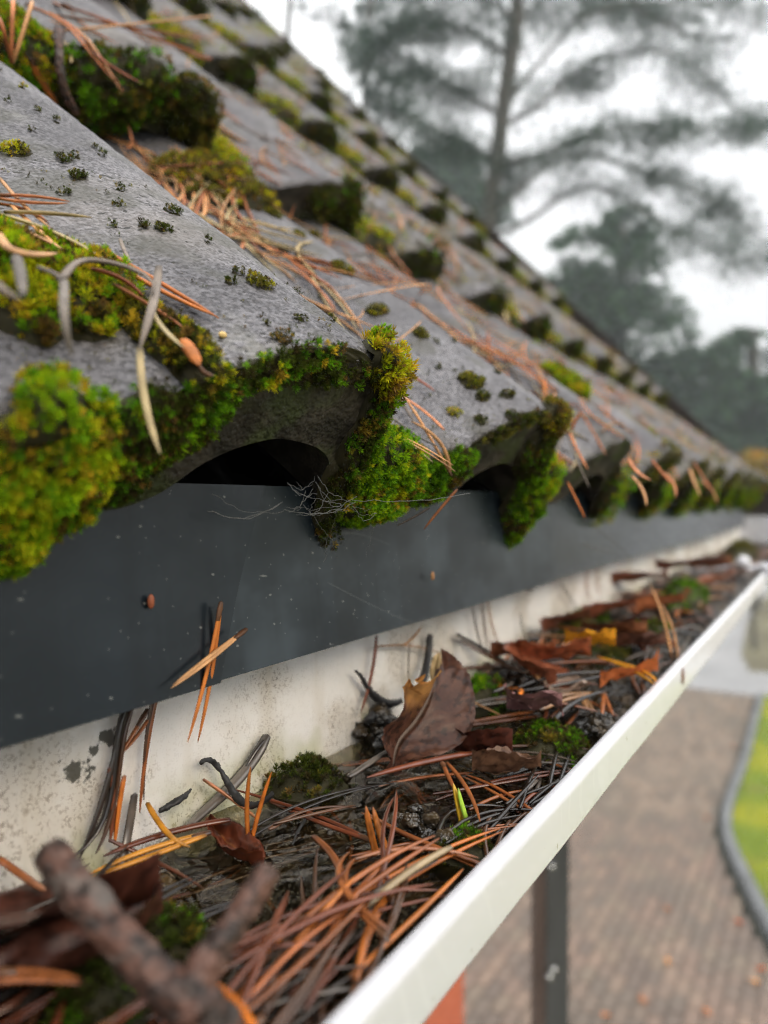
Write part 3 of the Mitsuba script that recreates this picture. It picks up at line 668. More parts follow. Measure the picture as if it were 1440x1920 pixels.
for pts, col, l, r, lab in [
    ([(112, 526), (132, 502), (185, 490), (245, 504), (285, 552)], 'grey', .012, .0009, 'grey arched dead stalk bending over the bright moss'),
    ([(115, 520), (119, 560), (122, 610), (134, 668)], 'grey', .012, .0009, 'grey stalk standing upright in the bright moss at left'),
    ([(70, 502), (95, 512), (115, 524)], 'grey', .012, .0007, 'short grey side shoot of the arched stalk'),
    ([(0, 440), (35, 474), (105, 476)], 'tan', .013, .0010, 'pale tan bent stalk on the moss at the left edge'),
    ([(30, 482), (38, 520), (43, 556)], 'grey', .013, .0011, 'pale stalk stub hanging at the far left'),
    ([(-8, 530), (15, 550), (38, 562)], 'grey', .013, .0009, 'grey stalk end at the left edge of the frame'),
    ([(298, 500), (292, 545), (278, 600), (262, 655)], 'grey', .010, .0010, 'grey flattened top of the dangling needle bundle')]:
    put_needle([R3(pts, l)], col, lab, None, False, r, name='dead_stalk', cat_='dead stalk')
dz = hit_roof(262, 655)[3]-.014
put_needle([[on_d(262, 652, dz), on_d(266, 715, dz-.003), on_d(278, 780, dz-.005), on_d(300, 850, dz-.006)]], 'straw', 'long straw coloured needle dangling over the dark moss edge', None, False, .0008)
rn([(288, 575), (305, 615), (345, 652)], 'straw', 'thin pale stalk holding the small orange bud scale', .008, .0005, name='dead_stalk', cat_='dead stalk')
rn([(345, 640), (360, 665), (372, 685)], 'orange', 'small orange bud scale beside the dark moss', .004, .0016, name='bud_scale', cat_='bud scale')
rn([(372, 685), (385, 700), (397, 712)], 'brown', 'brown withered tip below the orange bud scale', .002, .0008, name='bud_scale', cat_='bud scale')
# upper left
rn([(22, 118), (10, 70), (-4, 38)], 'rust', 'reddish needles rising at the upper left edge, left of the pair', .010, .0009)
rn([(20, 118), (22, 70), (24, 36)], 'pink', 'pink brown needle rising at the upper left edge, middle one', .010, .0009)
rn([(24, 118), (38, 75), (50, 38)], 'tan', 'tan needle rising at the upper left edge, right one', .010, .0009)
rn([(56, 116), (80, 150), (108, 196)], 'orange', 'short orange red needle pair on the upper left edge of the nearest roll', .004, .0009, two=[(56, 117), (76, 155), (104, 194)])
rn([(52, 10), (105, 35), (150, 75), (232, 172)], 'pink', 'long pinkish needle pair sweeping down at upper left', .016, .0011, two=[(52, 12), (100, 30), (165, 80), (225, 160)])
rn([(95, 22), (140, 55), (190, 110), (228, 176)], 'tan', 'tan needle beside the long pinkish pair at upper left', .015, .0009)
rn([(120, 10), (210, 42), (330, 93)], 'rust', 'rust needle pair stretching right across the top left rolls', .016, .0010, two=[(140, 24), (240, 58), (328, 95)])
rn([(82, 62), (180, 52), (282, 42)], 'tan', 'pale brown needle lying level across the top left', .016, .0009)
rn([(100, 28), (190, 42), (275, 60)], 'rust', 'thin rust needle under the level brown one at top left', .014, .0009)
rn([(180, 90), (205, 122), (266, 156)], 'red', 'red needle with a grey tip below the long pinkish pair', .010, .0009)
rn([(212, 0), (232, 25), (252, 54)], 'straw', 'pale straw needle at the top edge of the frame', .010, .0008)
rn([(244, 0), (250, 22), (257, 46)], 'straw', 'second pale needle at the top edge of the frame', .010, .0008)
rn([(120, 78), (130, 95), (133, 118)], 'straw', 'pale curled needle beside the thin grey stick', .010, .0009)
st = curve(R3([(112, 68), (111, 110), (118, 160), (132, 195), (156, 226)], [.014, .012, .010, .006, .003]), 40)
sv, sf = tube(st, np.interp(np.linspace(0, 1, 40), [0, .1, .9, 1], [.0023, .0021, .0019, .0014]), 9)
sv = sv+(meshkit.noise(sv*900)[:, None]-.5)*.0009
solo('stick', (sv, sf), 'm_twig', 'thin knobbly grey stick standing against the upper left moss', 'stick', smooth=60)
# channel right of the nearest roll
rn([(235, 277), (246, 258), (238, 231)], 'pink', 'small curled pink needle in the channel beside the olive moss', .006, .0008)
rn([(300, 314), (380, 308), (470, 318)], 'red', 'long dark red needle lying level below the dark roll end', .006, .0009)
rn([(425, 412), (432, 395), (443, 382)], 'straw', 'short pale stub sticking out of the needle heap', .006, .0010)
rn([(455, 412), (500, 424), (552, 430)], 'straw', 'straw needle leaving the heap to the right', .004, .0007)
rn([(475, 470), (540, 482), (602, 486)], 'tan', 'brown needle lying level on the second roll', .003, .0006)
rn([(632, 588), (600, 545), (540, 485)], 'rust', 'crossed rust needle pair beside the nearest roll, upper member', .003, .0006, two=[(632, 588), (590, 535), (510, 480)])
rn([(785, 553), (710, 532), (622, 542)], 'tan', 'curved tan needle pair on the second roll with its sheath at the right', .002, .0006, two=[(785, 553), (720, 545), (625, 566)])
rn([(741, 642), (768, 622), (791, 600)], 'tan', 'single brown needle standing behind the yellow moss tuft', .004, .0006)
rn([(648, 600), (668, 598), (680, 580)], 'tan', 'small curled brown needle above the yellow moss tuft', .003, .0005)
rn([(1045, 732), (960, 672), (865, 612)], 'rust', 'reddish orange needle pair between the second and third rolls', .006, .0008, two=[(1045, 732), (970, 660), (905, 632)])
rn([(1040, 735), (1000, 705), (880, 632)], 'orange', 'orange needle beside the reddish pair between the second and third rolls', .008, .0008)
rn([(1022, 712), (1021, 722), (1023, 738)], 'orange', 'short orange stub on the tip of the reddish pair', .009, .0008)
rn([(865, 572), (862, 600), (880, 622)], 'pink', 'curled pink needle above the reddish pair', .008, .0010)
for i, (pts, col, lab) in enumerate([
    ([(745, 690), (780, 710), (815, 734)], 'red', 'dark red stub under the yellow moss tuft on the right shoulder'),
    ([(738, 806), (775, 838), (811, 866)], 'straw', 'straw needle lying across the fresh green moss'),
    ([(740, 735), (765, 772), (782, 800)], 'grey', 'grey needle under the crossed pair on the fresh green moss')]):
    rn(pts, col, lab, .0035, .00075)
rn([(843, 886), (800, 810), (745, 728)], 'tan', 'tan needle pair crossing the fresh green moss with its base at the lower right', .005, .0007, two=[(843, 886), (830, 850), (770, 790)])
rn([(832, 806), (790, 768), (748, 740)], 'pink', 'pink needle over the fresh green moss, above the tan pair', .005, .0008)
def free(pts, zs, col, lab, r=.0007, two=None, tz=None, group=None, wet=False):
    a = [[on_d(x, y, z) for (x, y), z in zip(pts, zs)]]
    if two: a.append([on_d(x, y, z) for (x, y), z in zip(two, tz)])
    return put_needle(a, col, lab, group, wet, r)
free([(857, 918), (825, 955), (795, 992)], [.232, .231, .230], 'rust', 'rust needle sticking out below the fresh green moss')
free([(805, 952), (775, 970), (744, 986)], [.232, .231, .229], 'dark', 'dark thin needle below the fresh green moss', .0005)
free([(1064, 904), (1080, 936), (1097, 972)], [.335, .333, .332], 'orange', 'orange needle with a black tip dangling in front of the strip')
free([(1068, 812), (1085, 850), (1102, 880)], [.36, .357, .355], 'pink', 'pinkish needle in the dip right of the second roll', .0012)
free([(1064, 820), (1084, 868), (1105, 914)], [.35, .347, .345], 'grey', 'grey needle beside the pinkish one in the dip right of the second roll', .0007)
free([(1072, 806), (1082, 784), (1093, 771)], [.37, .369, .368], 'rust', 'bright red brown needle tip standing right of the second roll', .0013)
for i, (x, y) in enumerate([(1195, 885), (1205, 920), (1240, 885), (1262, 905), (1300, 900), (1315, 890), (1335, 920)]):
    q = RN(40+i); z = 300/(1570-x)*.42
    free([(x-q.uniform(5, 22), y-q.uniform(18, 30)), (x, y), (x+q.uniform(4, 26), y+q.uniform(14, 30))], [z, z-.004, z-.008], ['pink', 'tan', 'rust'][i % 3], 'blurred dry needle dangling from a far dip of the eave', .0012, group='dry needles at the far dips of the eave')
# two pairs hanging over the strip's lower edge
def XS(pts, X): return [on_x(x, y, X) for x, y in pts]
put_needle([XS([(413, 1138), (398, 1215), (352, 1391)], -.1315), XS([(413, 1138), (402, 1230), (371, 1391)], -.1325)], 'orange', 'orange needle pair hanging from the black strip over the white wall', None, False, .00062)
put_needle([XS([(456, 1184), (390, 1240), (321, 1290)], -.1295), XS([(456, 1184), (400, 1225), (325, 1284)], -.1300)], 'tan', 'tan needle pair crossing the hanging orange pair on the strip', None, False, .00066)

# loose needles collected in the channels between the rolls
CW0 = dict(tan='tan', pink='pinkish', rust='rust brown', straw='straw coloured', grey='grey')
RG = [('heaped right of the nearest roll', 'needles heaped right of the nearest roll'), ('in a channel of the lowest tile row', 'needles in the far channels of the lowest tile row'), ('in a channel of the upper tile rows', 'needles in the channels of the upper tile rows')]
def roof_litter(n, k, y0, y1, w0, w1, col, li, seed, rr=(.0005, .0008)):
    q = RN(seed)
    for i in range(n):
        ang = q.normal(0, .55)+(math.pi if q.uniform() < .5 else 0)
        L = q.uniform(.028, .055)
        w = q.uniform(w0, w1); y = q.uniform(y0, y1)
        P = rest_on_roof(k, y, w, ang, L, q.normal(0, .003), q.uniform(0, .006))
        ps = [P]
        if q.uniform() < .6: ps.append(rest_on_roof(k, y, w, ang+q.normal(0, .12), L*q.uniform(.9, 1.05), q.normal(0, .003), q.uniform(0, .007)))
        c = col[q.integers(len(col))]; pr_ = len(ps) > 1
        put_needle(ps, c, 'dry '+CW0[c]+(' pair of needles ' if pr_ else ' single needle ')+RG[li][0], CW0[c]+(' paired ' if pr_ else ' single ')+RG[li][1], False, q.uniform(*rr))
DRY = ['tan', 'pink', 'straw', 'rust', 'tan', 'pink', 'grey']
roof_litter(58, 0, .256, .288, .11, .25, ['tan', 'pink', 'straw', 'rust', 'tan', 'straw'], 0, 501, (.0006, .00085))
roof_litter(6, 0, .205, .250, .01, .08, DRY, 0, 502)
for i in range(1, 8):
    roof_litter(5 if i > 2 else 8, 0, .205+.15*i, .285+.15*i, .02, .26, DRY, 1, 510+i, (.0007, .001))
for k in range(1, 3):
    for i in range(0, 7):
        if k == 1 and i < 1: continue
        n = 5 if (k == 1 and i < 6) else 2
        roof_litter(n, k, .195+.15*i, .270+.15*i, -.005, .25, DRY, 2, 600+k*20+i, (.0008, .0013))

# the rest of the litter on the roof: loose needles past counting and moss crumbs on every tile
lit, q = [], RN(1501)
for i in range(3300):
    k = int(q.choice(8, p=[.36, .26, .13, .09, .06, .04, .03, .03])); c = int(q.integers(1, 12)) if k else int(1+10*q.uniform()**1.6)
    y = .205+.15*c+q.uniform(-.005, .085)*(.9 if q.uniform() < .8 else 1.4)-(.3 if (k and q.uniform() < .25) else 0)
    if not (.25 < y < VERGE-.05): continue
    w = q.uniform(-.004, .27)
    P = rest_on_roof(k, y, w, q.normal(0, .6)+(math.pi if q.uniform() < .5 and w > .045 else 0), q.uniform(.025, .055), q.normal(0, .003), q.uniform(0, .006))
    _seed[0] += 1; lit.append(needle_mesh(P, DRY[q.integers(len(DRY))], _seed[0], q.uniform(.0006, .0010), 6, True, 4))
v, f, C = merge_c(lit)
solo('roof_litter', (v, f), 'm_needle_dry', 'scattered dry needles lying in the channels all over the roof', 'needle litter', kind='stuff', smooth=True, color=C)
Ps, Ns, Sz = [], [], []
for k, n in zip(range(9), (16000, 9000, 7000, 5000, 4000, 3000, 2500, 2000, 2000)):
    y = q.uniform(.02 if k == 0 else .1, VERGE-.02, n); w = q.uniform(0, Lk[k], n)
    P, N = surf(k, y, w); ph = .042+np.mod(y+(0 if k == 0 else .012)-.042, .15)
    ch = np.clip(1.25-np.abs(ph-.085)/.045, 0, 1)                    # more of it low in the channels
    m = meshkit.fbm(P*45, 3, 71)+.30*ch+.07*np.exp(-w/.03)-.045*(k == 0)*(y < .2)-.045*(k == 0)
    keep = m+q.normal(0, .03, n) > .585
    Ps.append(P[keep]); Ns.append(N[keep]); Sz.append(np.where((y < .5), .0008, .0018)[keep])
P, N, S_ = np.vstack(Ps), np.vstack(Ns), np.hstack(Sz)
rep_ = 3; P = np.repeat(P, rep_, 0); N = np.repeat(N, rep_, 0); S_ = np.repeat(S_, rep_)
P = P+q.normal(0, 1, P.shape)*S_[:, None]*np.array([.9, .9, .3])
near_ = S_ < .0014; ms_ = []
for sel, sz_, fr in ((near_, .00055, False), (~near_, .0020, True)):
    ms_.append(moss_shoots(P[sel], N[sel], sz_, {'olive': 4, 'dark': 3, 'brown': 2, 'yellow': 2, 'bright': 1} if fr else {'dark': 7, 'olive': 2, 'brown': 1}, 77, True))
v, f, C = merge_c(ms_)
solo('moss_crumbs', (v, f), 'm_moss', 'thin film of olive and yellow moss crumbs over the tiles', 'moss', kind='stuff', color=C)

# ------------------------------------------------------------------ what lies in the gutter
def G(x, y, h=-.084):
    """a point above the gutter's contents, or against its back wall where that stands in the way"""
    P = on_h(x, y, h)
    for _ in range(3):
        if XB+.004 < P[0] < XR-.008: P = on_h(x, y, max(h, float(bed(P[0], P[1]))+.0012))
    return P if P[0] > XB+.0035 else on_x(x, y, XB+.0035)
def gn(pts, col, lab, r=.0007, h=-.0845, two=None, wet=True, name='pine_needle', cat_='pine needle'):
    hs = np.broadcast_to(np.asarray(h, float), (len(pts),))
    a = [[G(x, y, hh) for (x, y), hh in zip(pts, hs)]]
    if two:
        h2 = np.linspace(hs[0], hs[-1], len(two)); a.append([G(x, y, hh) for (x, y), hh in zip(two, h2)])
    return put_needle(a, col, lab, None, wet, r, name, cat_)
def stand(pts, col, lab, base_h=-.088, r=.0008, lean=.0, two=None):
    z = (base_h/ray(*pts[-1])[2]) if False else on_h(*pts[0], base_h)
    d = (z-EYE)@FW
    f = lambda p: [on_d(x, y, d+lean*i) for i, (x, y) in enumerate(p)]
    return put_needle([f(pts)]+([f(two)] if two else []), col, lab, None, True, r)
# leaning on the back wall
gn([(247, 1300), (216, 1420), (196, 1530), (132, 1612)], 'dark', 'black wet needle leaning on the white wall below the strip, leftmost of its bundle', .0010)
gn([(240, 1308), (219, 1405), (178, 1540), (148, 1612)], 'dark', 'black brown needle leaning in the dark bundle on the white wall', .0009)
gn([(255, 1306), (226, 1415), (214, 1500), (180, 1600)], 'brown', 'dark brown needle at the right of the bundle on the white wall', .0009)
gn([(272, 1338), (250, 1375), (227, 1413)], 'rust', 'short rust needle pair branching from the dark bundle on the wall', .0006, two=[(277, 1350), (255, 1382), (228, 1413)])
gn([(296, 1296), (276, 1400), (262, 1525)], 'rust', 'thin rust needle standing against the white wall right of the dark bundle', .0006)
gn([(288, 1300), (272, 1410), (270, 1500)], 'brown', 'thin brown needle beside the rust one against the white wall', .0005)
gn([(233, 1455), (222, 1520), (215, 1585)], 'orange', 'orange needle base glowing below the dark bundle', .0007)
gn([(252, 1490), (235, 1590), (200, 1692)], 'grey', 'broad grey wet needle running down into the water at left', .0012)
gn([(205, 1440), (212, 1510), (206, 1580)], 'red', 'dark red needle below the dark bundle', .0008)
gn([(500, 1380), (476, 1424), (430, 1478), (350, 1555)], 'grey', 'flattened grey black needle bundle bending up against the wall', .0019)
gn([(503, 1379), (488, 1395), (458, 1445)], 'dark', 'black curved tip of the flattened needle bundle', .0009)
gn([(690, 1574), (600, 1532), (430, 1478)], 'red', 'long dark red needle pair lying across the water', .0008, -.0868, two=[(690, 1574), (600, 1542), (500, 1500)])
gn([(382, 1462), (430, 1495), (482, 1536)], 'pink', 'pinkish grey needle reaching out over the water', .0008, -.083)
stand([(467, 1582), (463, 1510), (470, 1438)], 'orange', 'orange needle standing upright in the water, left of a pair', r=.00075)
stand([(471, 1582), (486, 1520), (509, 1448)], 'orange', 'orange needle standing upright in the water, right of a pair', r=.00075)
gn([(430, 1537), (320, 1560), (195, 1605)], 'red', 'thick dark red needle lying above the orange pair at left', .0012, -.0835)
gn([(385, 1563), (280, 1592), (166, 1640)], 'amber', 'bright orange needle pair lying at the left of the water', .0009, -.0825, two=[(385, 1566), (290, 1602), (168, 1646)])
gn([(276, 1506), (312, 1560), (356, 1588)], 'amber', 'amber stalk of the sunken red brown leaf', .0008, -.0815)
gn([(205, 1575), (260, 1600), (380, 1665)], 'red', 'dark red needle crossing below the orange pair at left', .0008, -.0855)
gn([(-5, 1608), (40, 1640), (85, 1670)], 'rust', 'rust red needle at the left edge behind the forked twig', .0010, -.077)
gn([(-10, 1822), (70, 1822), (152, 1838)], 'rust', 'blurred red orange needle pair at the lower left edge', .0008, -.074, two=[(-10, 1840), (70, 1836), (150, 1844)])
stand([(706, 1602), (693, 1550), (686, 1512)], 'orange', 'stout orange needle standing in the litter, left of a pair', r=.0011)
stand([(731, 1612), (712, 1560), (699, 1514)], 'orange', 'stout orange needle standing in the litter, right of a pair', r=.0011)
stand([(866, 1546), (858, 1505), (850, 1470)], 'yellow', 'yellow orange needle standing beside the lime one near the rim', r=.0011)
stand([(880, 1550), (868, 1515), (859, 1478)], 'lime', 'lime green needle standing near the rim', r=.0009)
gn([(588, 1568), (632, 1618), (645, 1690)], 'rust', 'curved rust needle hooking down through the litter', .0009, -.082)
gn([(845, 1588), (760, 1640), (690, 1700)], (.30, .22, .12), 'broad straw coloured needle running towards the rim', .0010, -.079)
gn([(700, 1680), (760, 1640), (820, 1612)], 'grey', 'grey needle lying beside the broad straw coloured one', .0010, -.080)
gn([(885, 1412), (790, 1430), (688, 1458)], 'red', 'flat red brown needle lying in front of the big brown leaf', .0014, -.0825)
gn([(830, 1432), (845, 1465), (858, 1490)], 'rust', 'rust needle pair hanging from the flat red brown one', .0007, -.083, two=[(838, 1430), (870, 1470), (900, 1540)])
gn([(655, 1456), (690, 1432), (735, 1402)], 'grey', 'curved grey stalk of the big brown leaf', .0012, -.081, name='leaf_stalk', cat_='leaf stalk')
gn([(838, 1291), (890, 1318), (942, 1342)], 'tan', 'tan needle lying right of the big brown leaf', .0007, -.080)
gn([(706, 1193), (700, 1245), (676, 1338)], 'red', 'dark red needle stuck to the white wall left of the big leaf', .0009)
gn([(702, 1213), (760, 1210), (852, 1238)], 'tan', 'thin tan needle bridging from the wall to the big leaf', .0006)
gn([(755, 1210), (775, 1195), (792, 1172)], 'tan', 'short tan needle rising above the big leaf', .0006)
gn([(768, 1205), (766, 1245), (765, 1275)], 'grey', 'thin grey needle standing behind the big leaf', .0005)
gn([(858, 1190), (915, 1222), (1000, 1275)], 'dark', 'dark grey needle bundle slanting right of the big leaf', .0016, -.074)
gn([(862, 1200), (930, 1238), (990, 1262)], 'brown', 'brown needle beside the dark slanting bundle', .0011, -.073)
for i, (pts, col) in enumerate([([(883, 1108), (892, 1175), (912, 1232)], 'grey'), ([(912, 1105), (922, 1170), (948, 1232)], 'tan'), ([(905, 1110), (908, 1180), (916, 1225)], 'brown'), ([(975, 1150), (978, 1170), (982, 1190)], 'dark'), ([(1052, 1092), (1068, 1120), (1085, 1145)], 'dark'), ([(1103, 1065), (1100, 1090), (1108, 1130)], 'rust'), ([(1120, 1060), (1121, 1090), (1128, 1130)], 'rust')]):
    gn(pts, col, 'thin needle standing against the white wall in the far gutter', .0007)
    labels[list(labels)[-1]]['group'] = 'needles standing against the far wall'
P0 = on_h(1262, 1235, -.080); d0 = (P0-EYE)@FW
put_needle([[on_d(1259, 1232, d0), on_d(1245, 1165, d0), on_d(1218, 1093, d0+.004)], [on_d(1270, 1235, d0), on_d(1256, 1165, d0), on_d(1238, 1130, d0+.004)]], 'tan', 'tall tan needle pair standing at the rim in the far gutter', None, False, .0010)
gn([(1122, 1232), (1175, 1252), (1228, 1284)], 'amber', 'amber needle pair crossing the long orange leaf', .0010, -.0735, two=[(1122, 1234), (1185, 1250), (1232, 1280)])
gn([(1132, 1300), (1140, 1320), (1150, 1342)], 'rust', 'rust forked needle pair under the long orange leaf', .0009, -.078, two=[(1132, 1300), (1130, 1325), (1128, 1345)])

# random wet needles, denser and redder towards the rim
CW = dict(tan='tan', pink='pinkish', orange='orange', rust='rust brown', red='dark red', straw='straw coloured', grey='grey', dark='blackish', brown='dark brown', amber='amber')
GL = [('piled against the rim in the near gutter', 'of needles piled near the rim'), ('lying around the pool in the gutter', 'of needles around the pool'), ('among the litter in the far gutter', 'of needles in the far gutter'), ('at the bottom of the pool', 'of needles under the water')]
def gutter_needle(q, x, y, h, ang, L, tilt):
    d = np.array([math.sin(ang)*.55, math.cos(ang), 0]); d = nrm(d); s = np.array([-d[1], d[0], 0])
    t = np.linspace(-.5, .5, 5); bow = q.normal(0, .0022)
    P = np.array([x, y, HC+h])+t[:, None]*L*d+(bow*(1-4*t**2))[:, None]*s+np.array([0, 0, 1])*(t*tilt*L+.0015*(1-4*t**2))[:, None]
    P[:, 0] += max(0, XB+.002-P[:, 0].min())-max(0, P[:, 0].max()-(XR-.0085))
    return P
WETC = ['rust', 'red', 'orange', 'brown', 'grey', 'dark', 'red', 'brown', 'dark', 'rust', 'red']
def gutter_litter(n, X, Y, h0, h1, gi, seed, cols, rr, ang_s=.9, single=None):
    q = RN(seed); out = []
    for i in range(n):
        x, y = q.uniform(*X), q.uniform(*Y); ang = q.normal(0, ang_s); L = q.uniform(.028, .056); tilt = q.normal(0, .09)
        h = max(h0+(h1-h0)*q.uniform()**1.4, float(bed(x, y))+.001) if gi != 3 else h0+(h1-h0)*q.uniform()
        ps = [gutter_needle(q, x, y, h, ang, L, tilt)]
        if q.uniform() < .5: ps.append(gutter_needle(q, x+q.normal(0, .001), y, h+.0008, ang+q.normal(0, .08), L*.97, tilt+q.normal(0, .03)))
        c = cols[q.integers(len(cols))]; r = q.uniform(*rr)
        if single is None: put_needle(ps, c, CW[c]+(' pair of needles ' if len(ps) > 1 else ' single needle ')+GL[gi][0], CW[c]+(' pairs ' if len(ps) > 1 else ' singles ')+GL[gi][1], True, r)
        else:
            for p in ps: _seed[0] += 1; single.append(needle_mesh(p, tuple(np.array(PAL[c])*.55), _seed[0], r, 8, True, 5))
gutter_litter(34, (XR-.027, XR-.010), (.05, .150), -.0855, -.0775, 0, 701, ['rust', 'red', 'brown', 'rust', 'orange', 'red', 'rust', 'red', 'rust', 'orange'], (.00055, .0007), .7)
gutter_litter(8, (XR-.026, XR-.012), (.15, .26), -.089, -.084, 0, 702, WETC, (.0005, .0008), .8)
gutter_litter(6, (XB+.012, XR-.04), (.13, .25), -.0905, -.087, 1, 703, WETC, (.0005, .0007), 1.2)
gutter_litter(36, (XB+.006, XR-.012), (.27, .85), -.085, -.074, 2, 704, ['rust', 'tan', 'brown', 'red', 'grey', 'pink', 'orange'], (.0008, .0012), .8)
rest = []
gutter_litter(45, (XR-.025, XR-.009), (.03, .13), -.0905, -.082, 0, 711, ['red', 'brown', 'dark', 'rust', 'red', 'dark', 'brown', 'grey'], (.0005, .0007), .8, rest)
gutter_litter(24, (XR-.022, XR-.009), (.17, .27), -.0905, -.086, 0, 715, ['dark', 'brown', 'dark', 'grey', 'red'], (.0005, .0008), .9, rest)
gutter_litter(34, (XB+.003, XR-.02), (.02, .24), -.102, -.0935, 3, 712, ['brown', 'dark', 'rust', 'brown', 'dark'], (.0005, .0008), 1.1, rest)
gutter_litter(100, (XB+.003, XB+.05), (.02, .10), -.089, -.082, 1, 714, ['brown', 'dark', 'red', 'dark', 'dark'], (.0005, .0008), 1.0, rest)
gutter_litter(430, (XB+.004, XR-.010), (.27, 1.5), -.087, -.075, 2, 713, ['rust', 'tan', 'brown', 'red', 'grey', 'dark', 'dark', 'rust'], (.0007, .0012), .8, rest)
v, f, C = merge_c(rest)
solo('needle_litter', (v, f), 'm_needle_wet', 'tangled rotting needles filling the gutter beneath the single ones', 'needle litter', kind='stuff', smooth=True, color=C)

# leaves
def leaf_between(left, mid, right, depth, cols, lab, bsdf, nu=36, nv=20, curl=0.0, name='fallen_leaf', seed=1, veins=7, jag=0.0):
    """a leaf spanned by its two edges and midrib (pixels with one depth triple per end)"""
    def c3(pts, z0, z1):
        P = np.array([on_d(x, y, z) for (x, y), z in zip(pts, np.linspace(z0, z1, len(pts)))])
        s = np.r_[0, np.cumsum(np.linalg.norm(np.diff(P, axis=0), axis=1))]; s /= s[-1]
        t = np.linspace(0, 1, nu); return PchipInterpolator(s, P)(t)
    Lf, M, Rr = (c3(p, *z) for p, z in zip((left, mid, right), depth))
    b = np.linspace(-1, 1, 2*nv+1)
    rows = []
    for i in range(nu):
        row = [M[i]+(Lf[i]-M[i])*(-x) if x < 0 else M[i]+(Rr[i]-M[i])*x for x in b]
        rows.append(row)
    P = np.array(rows); U = np.linspace(0, 1, nu)[:, None]; B = np.abs(b)[None]
    N = nrm(np.cross(np.gradient(P, axis=0), np.gradient(P, axis=1)))
    N = N*np.sign(-(N@FW))[..., None]
    vein = np.sin((U*veins-B*1.6)*2*math.pi)
    n = meshkit.fbm(P*130+seed, 3, 4)-.5
    rag = np.clip((B-.9)/.1, 0, 1)*(meshkit.fbm(P*600, 2, 9)-.5)*.002
    P = P+N*((vein*.00014*B+rag+n*.003*B+curl*B**2-.0012*np.exp(-(B/.05)**2)))[..., None]
    v = P.reshape(-1, 3)
    g = meshkit.fbm(v*220+seed, 4, 6)[:, None]
    c0, c1 = np.array(cols[0]), np.array(cols[1])
    C = c0+(c1-c0)*np.clip((g-.3)*2.2, 0, 1)
    C = C*(.55+.9*meshkit.fbm(v*1100, 3, 2)[:, None])*np.where(meshkit.fbm(v*420+9, 3, 3)[:, None] > .6, .45, 1)
    vv = np.broadcast_to(np.exp(-(vein-1)**2*6)*.18, P.shape[:2]).reshape(-1, 1)
    C = C*(1+vv)
    rib = np.broadcast_to(np.exp(-(B/.035)**2), P.shape[:2]).reshape(-1, 1)
    C = C*(1-rib)+rib*np.array(cols[2] if len(cols) > 2 else c1)*1.1
    if len(cols) > 3:                                             # differently coloured torn patch
        m = cols[4](np.broadcast_to(U, P.shape[:2]).reshape(-1, 1), np.broadcast_to(b[None], P.shape[:2]).reshape(-1, 1)); m = np.clip(m+(g-.5)*.9*(m > .02), 0, 1)
        C = C*(1-m)+m*np.array(cols[3])
    return solo(name, (v, grid_faces(nu, 2*nv+1)), bsdf, lab, 'leaf', smooth=True, color=np.clip(C, 0, 1))
BR = [(.045, .016, .009), (.085, .036, .02), (.11, .075, .055)]
leaf_between([(737, 1440), (712, 1412), (705, 1385), (716, 1355), (745, 1325), (747, 1290), (757, 1276), (763, 1284), (784, 1266), (790, 1272), (824, 1254)],
             [(737, 1440), (748, 1392), (780, 1352), (808, 1305), (824, 1256)],
             [(737, 1440), (800, 1428), (855, 1404), (884, 1362), (888, 1322), (880, 1288), (868, 1260), (846, 1238), (826, 1228)],
             [(.232, .238), (.236, .258), (.232, .282)], BR+[(.46, .22, .06), lambda u, b: np.clip((u-.45)*3.2, 0, 1)*np.clip((-b-.02)*3, 0, 1)], 'large torn brown leaf standing against the white wall in the gutter', 'm_leaf_wet', 120, 56, .002, seed=3)
leaf_between([(815, 1290), (806, 1262), (812, 1232), (822, 1224)], [(818, 1292), (816, 1262), (820, 1240), (824, 1224)], [(822, 1292), (828, 1262), (828, 1240), (826, 1224)],
             [(.262, .272)]*3, [(.34, .24, .12), (.50, .38, .2)], 'pale tan folded edge behind the large torn leaf', 'm_leaf', 20, 6, seed=4)
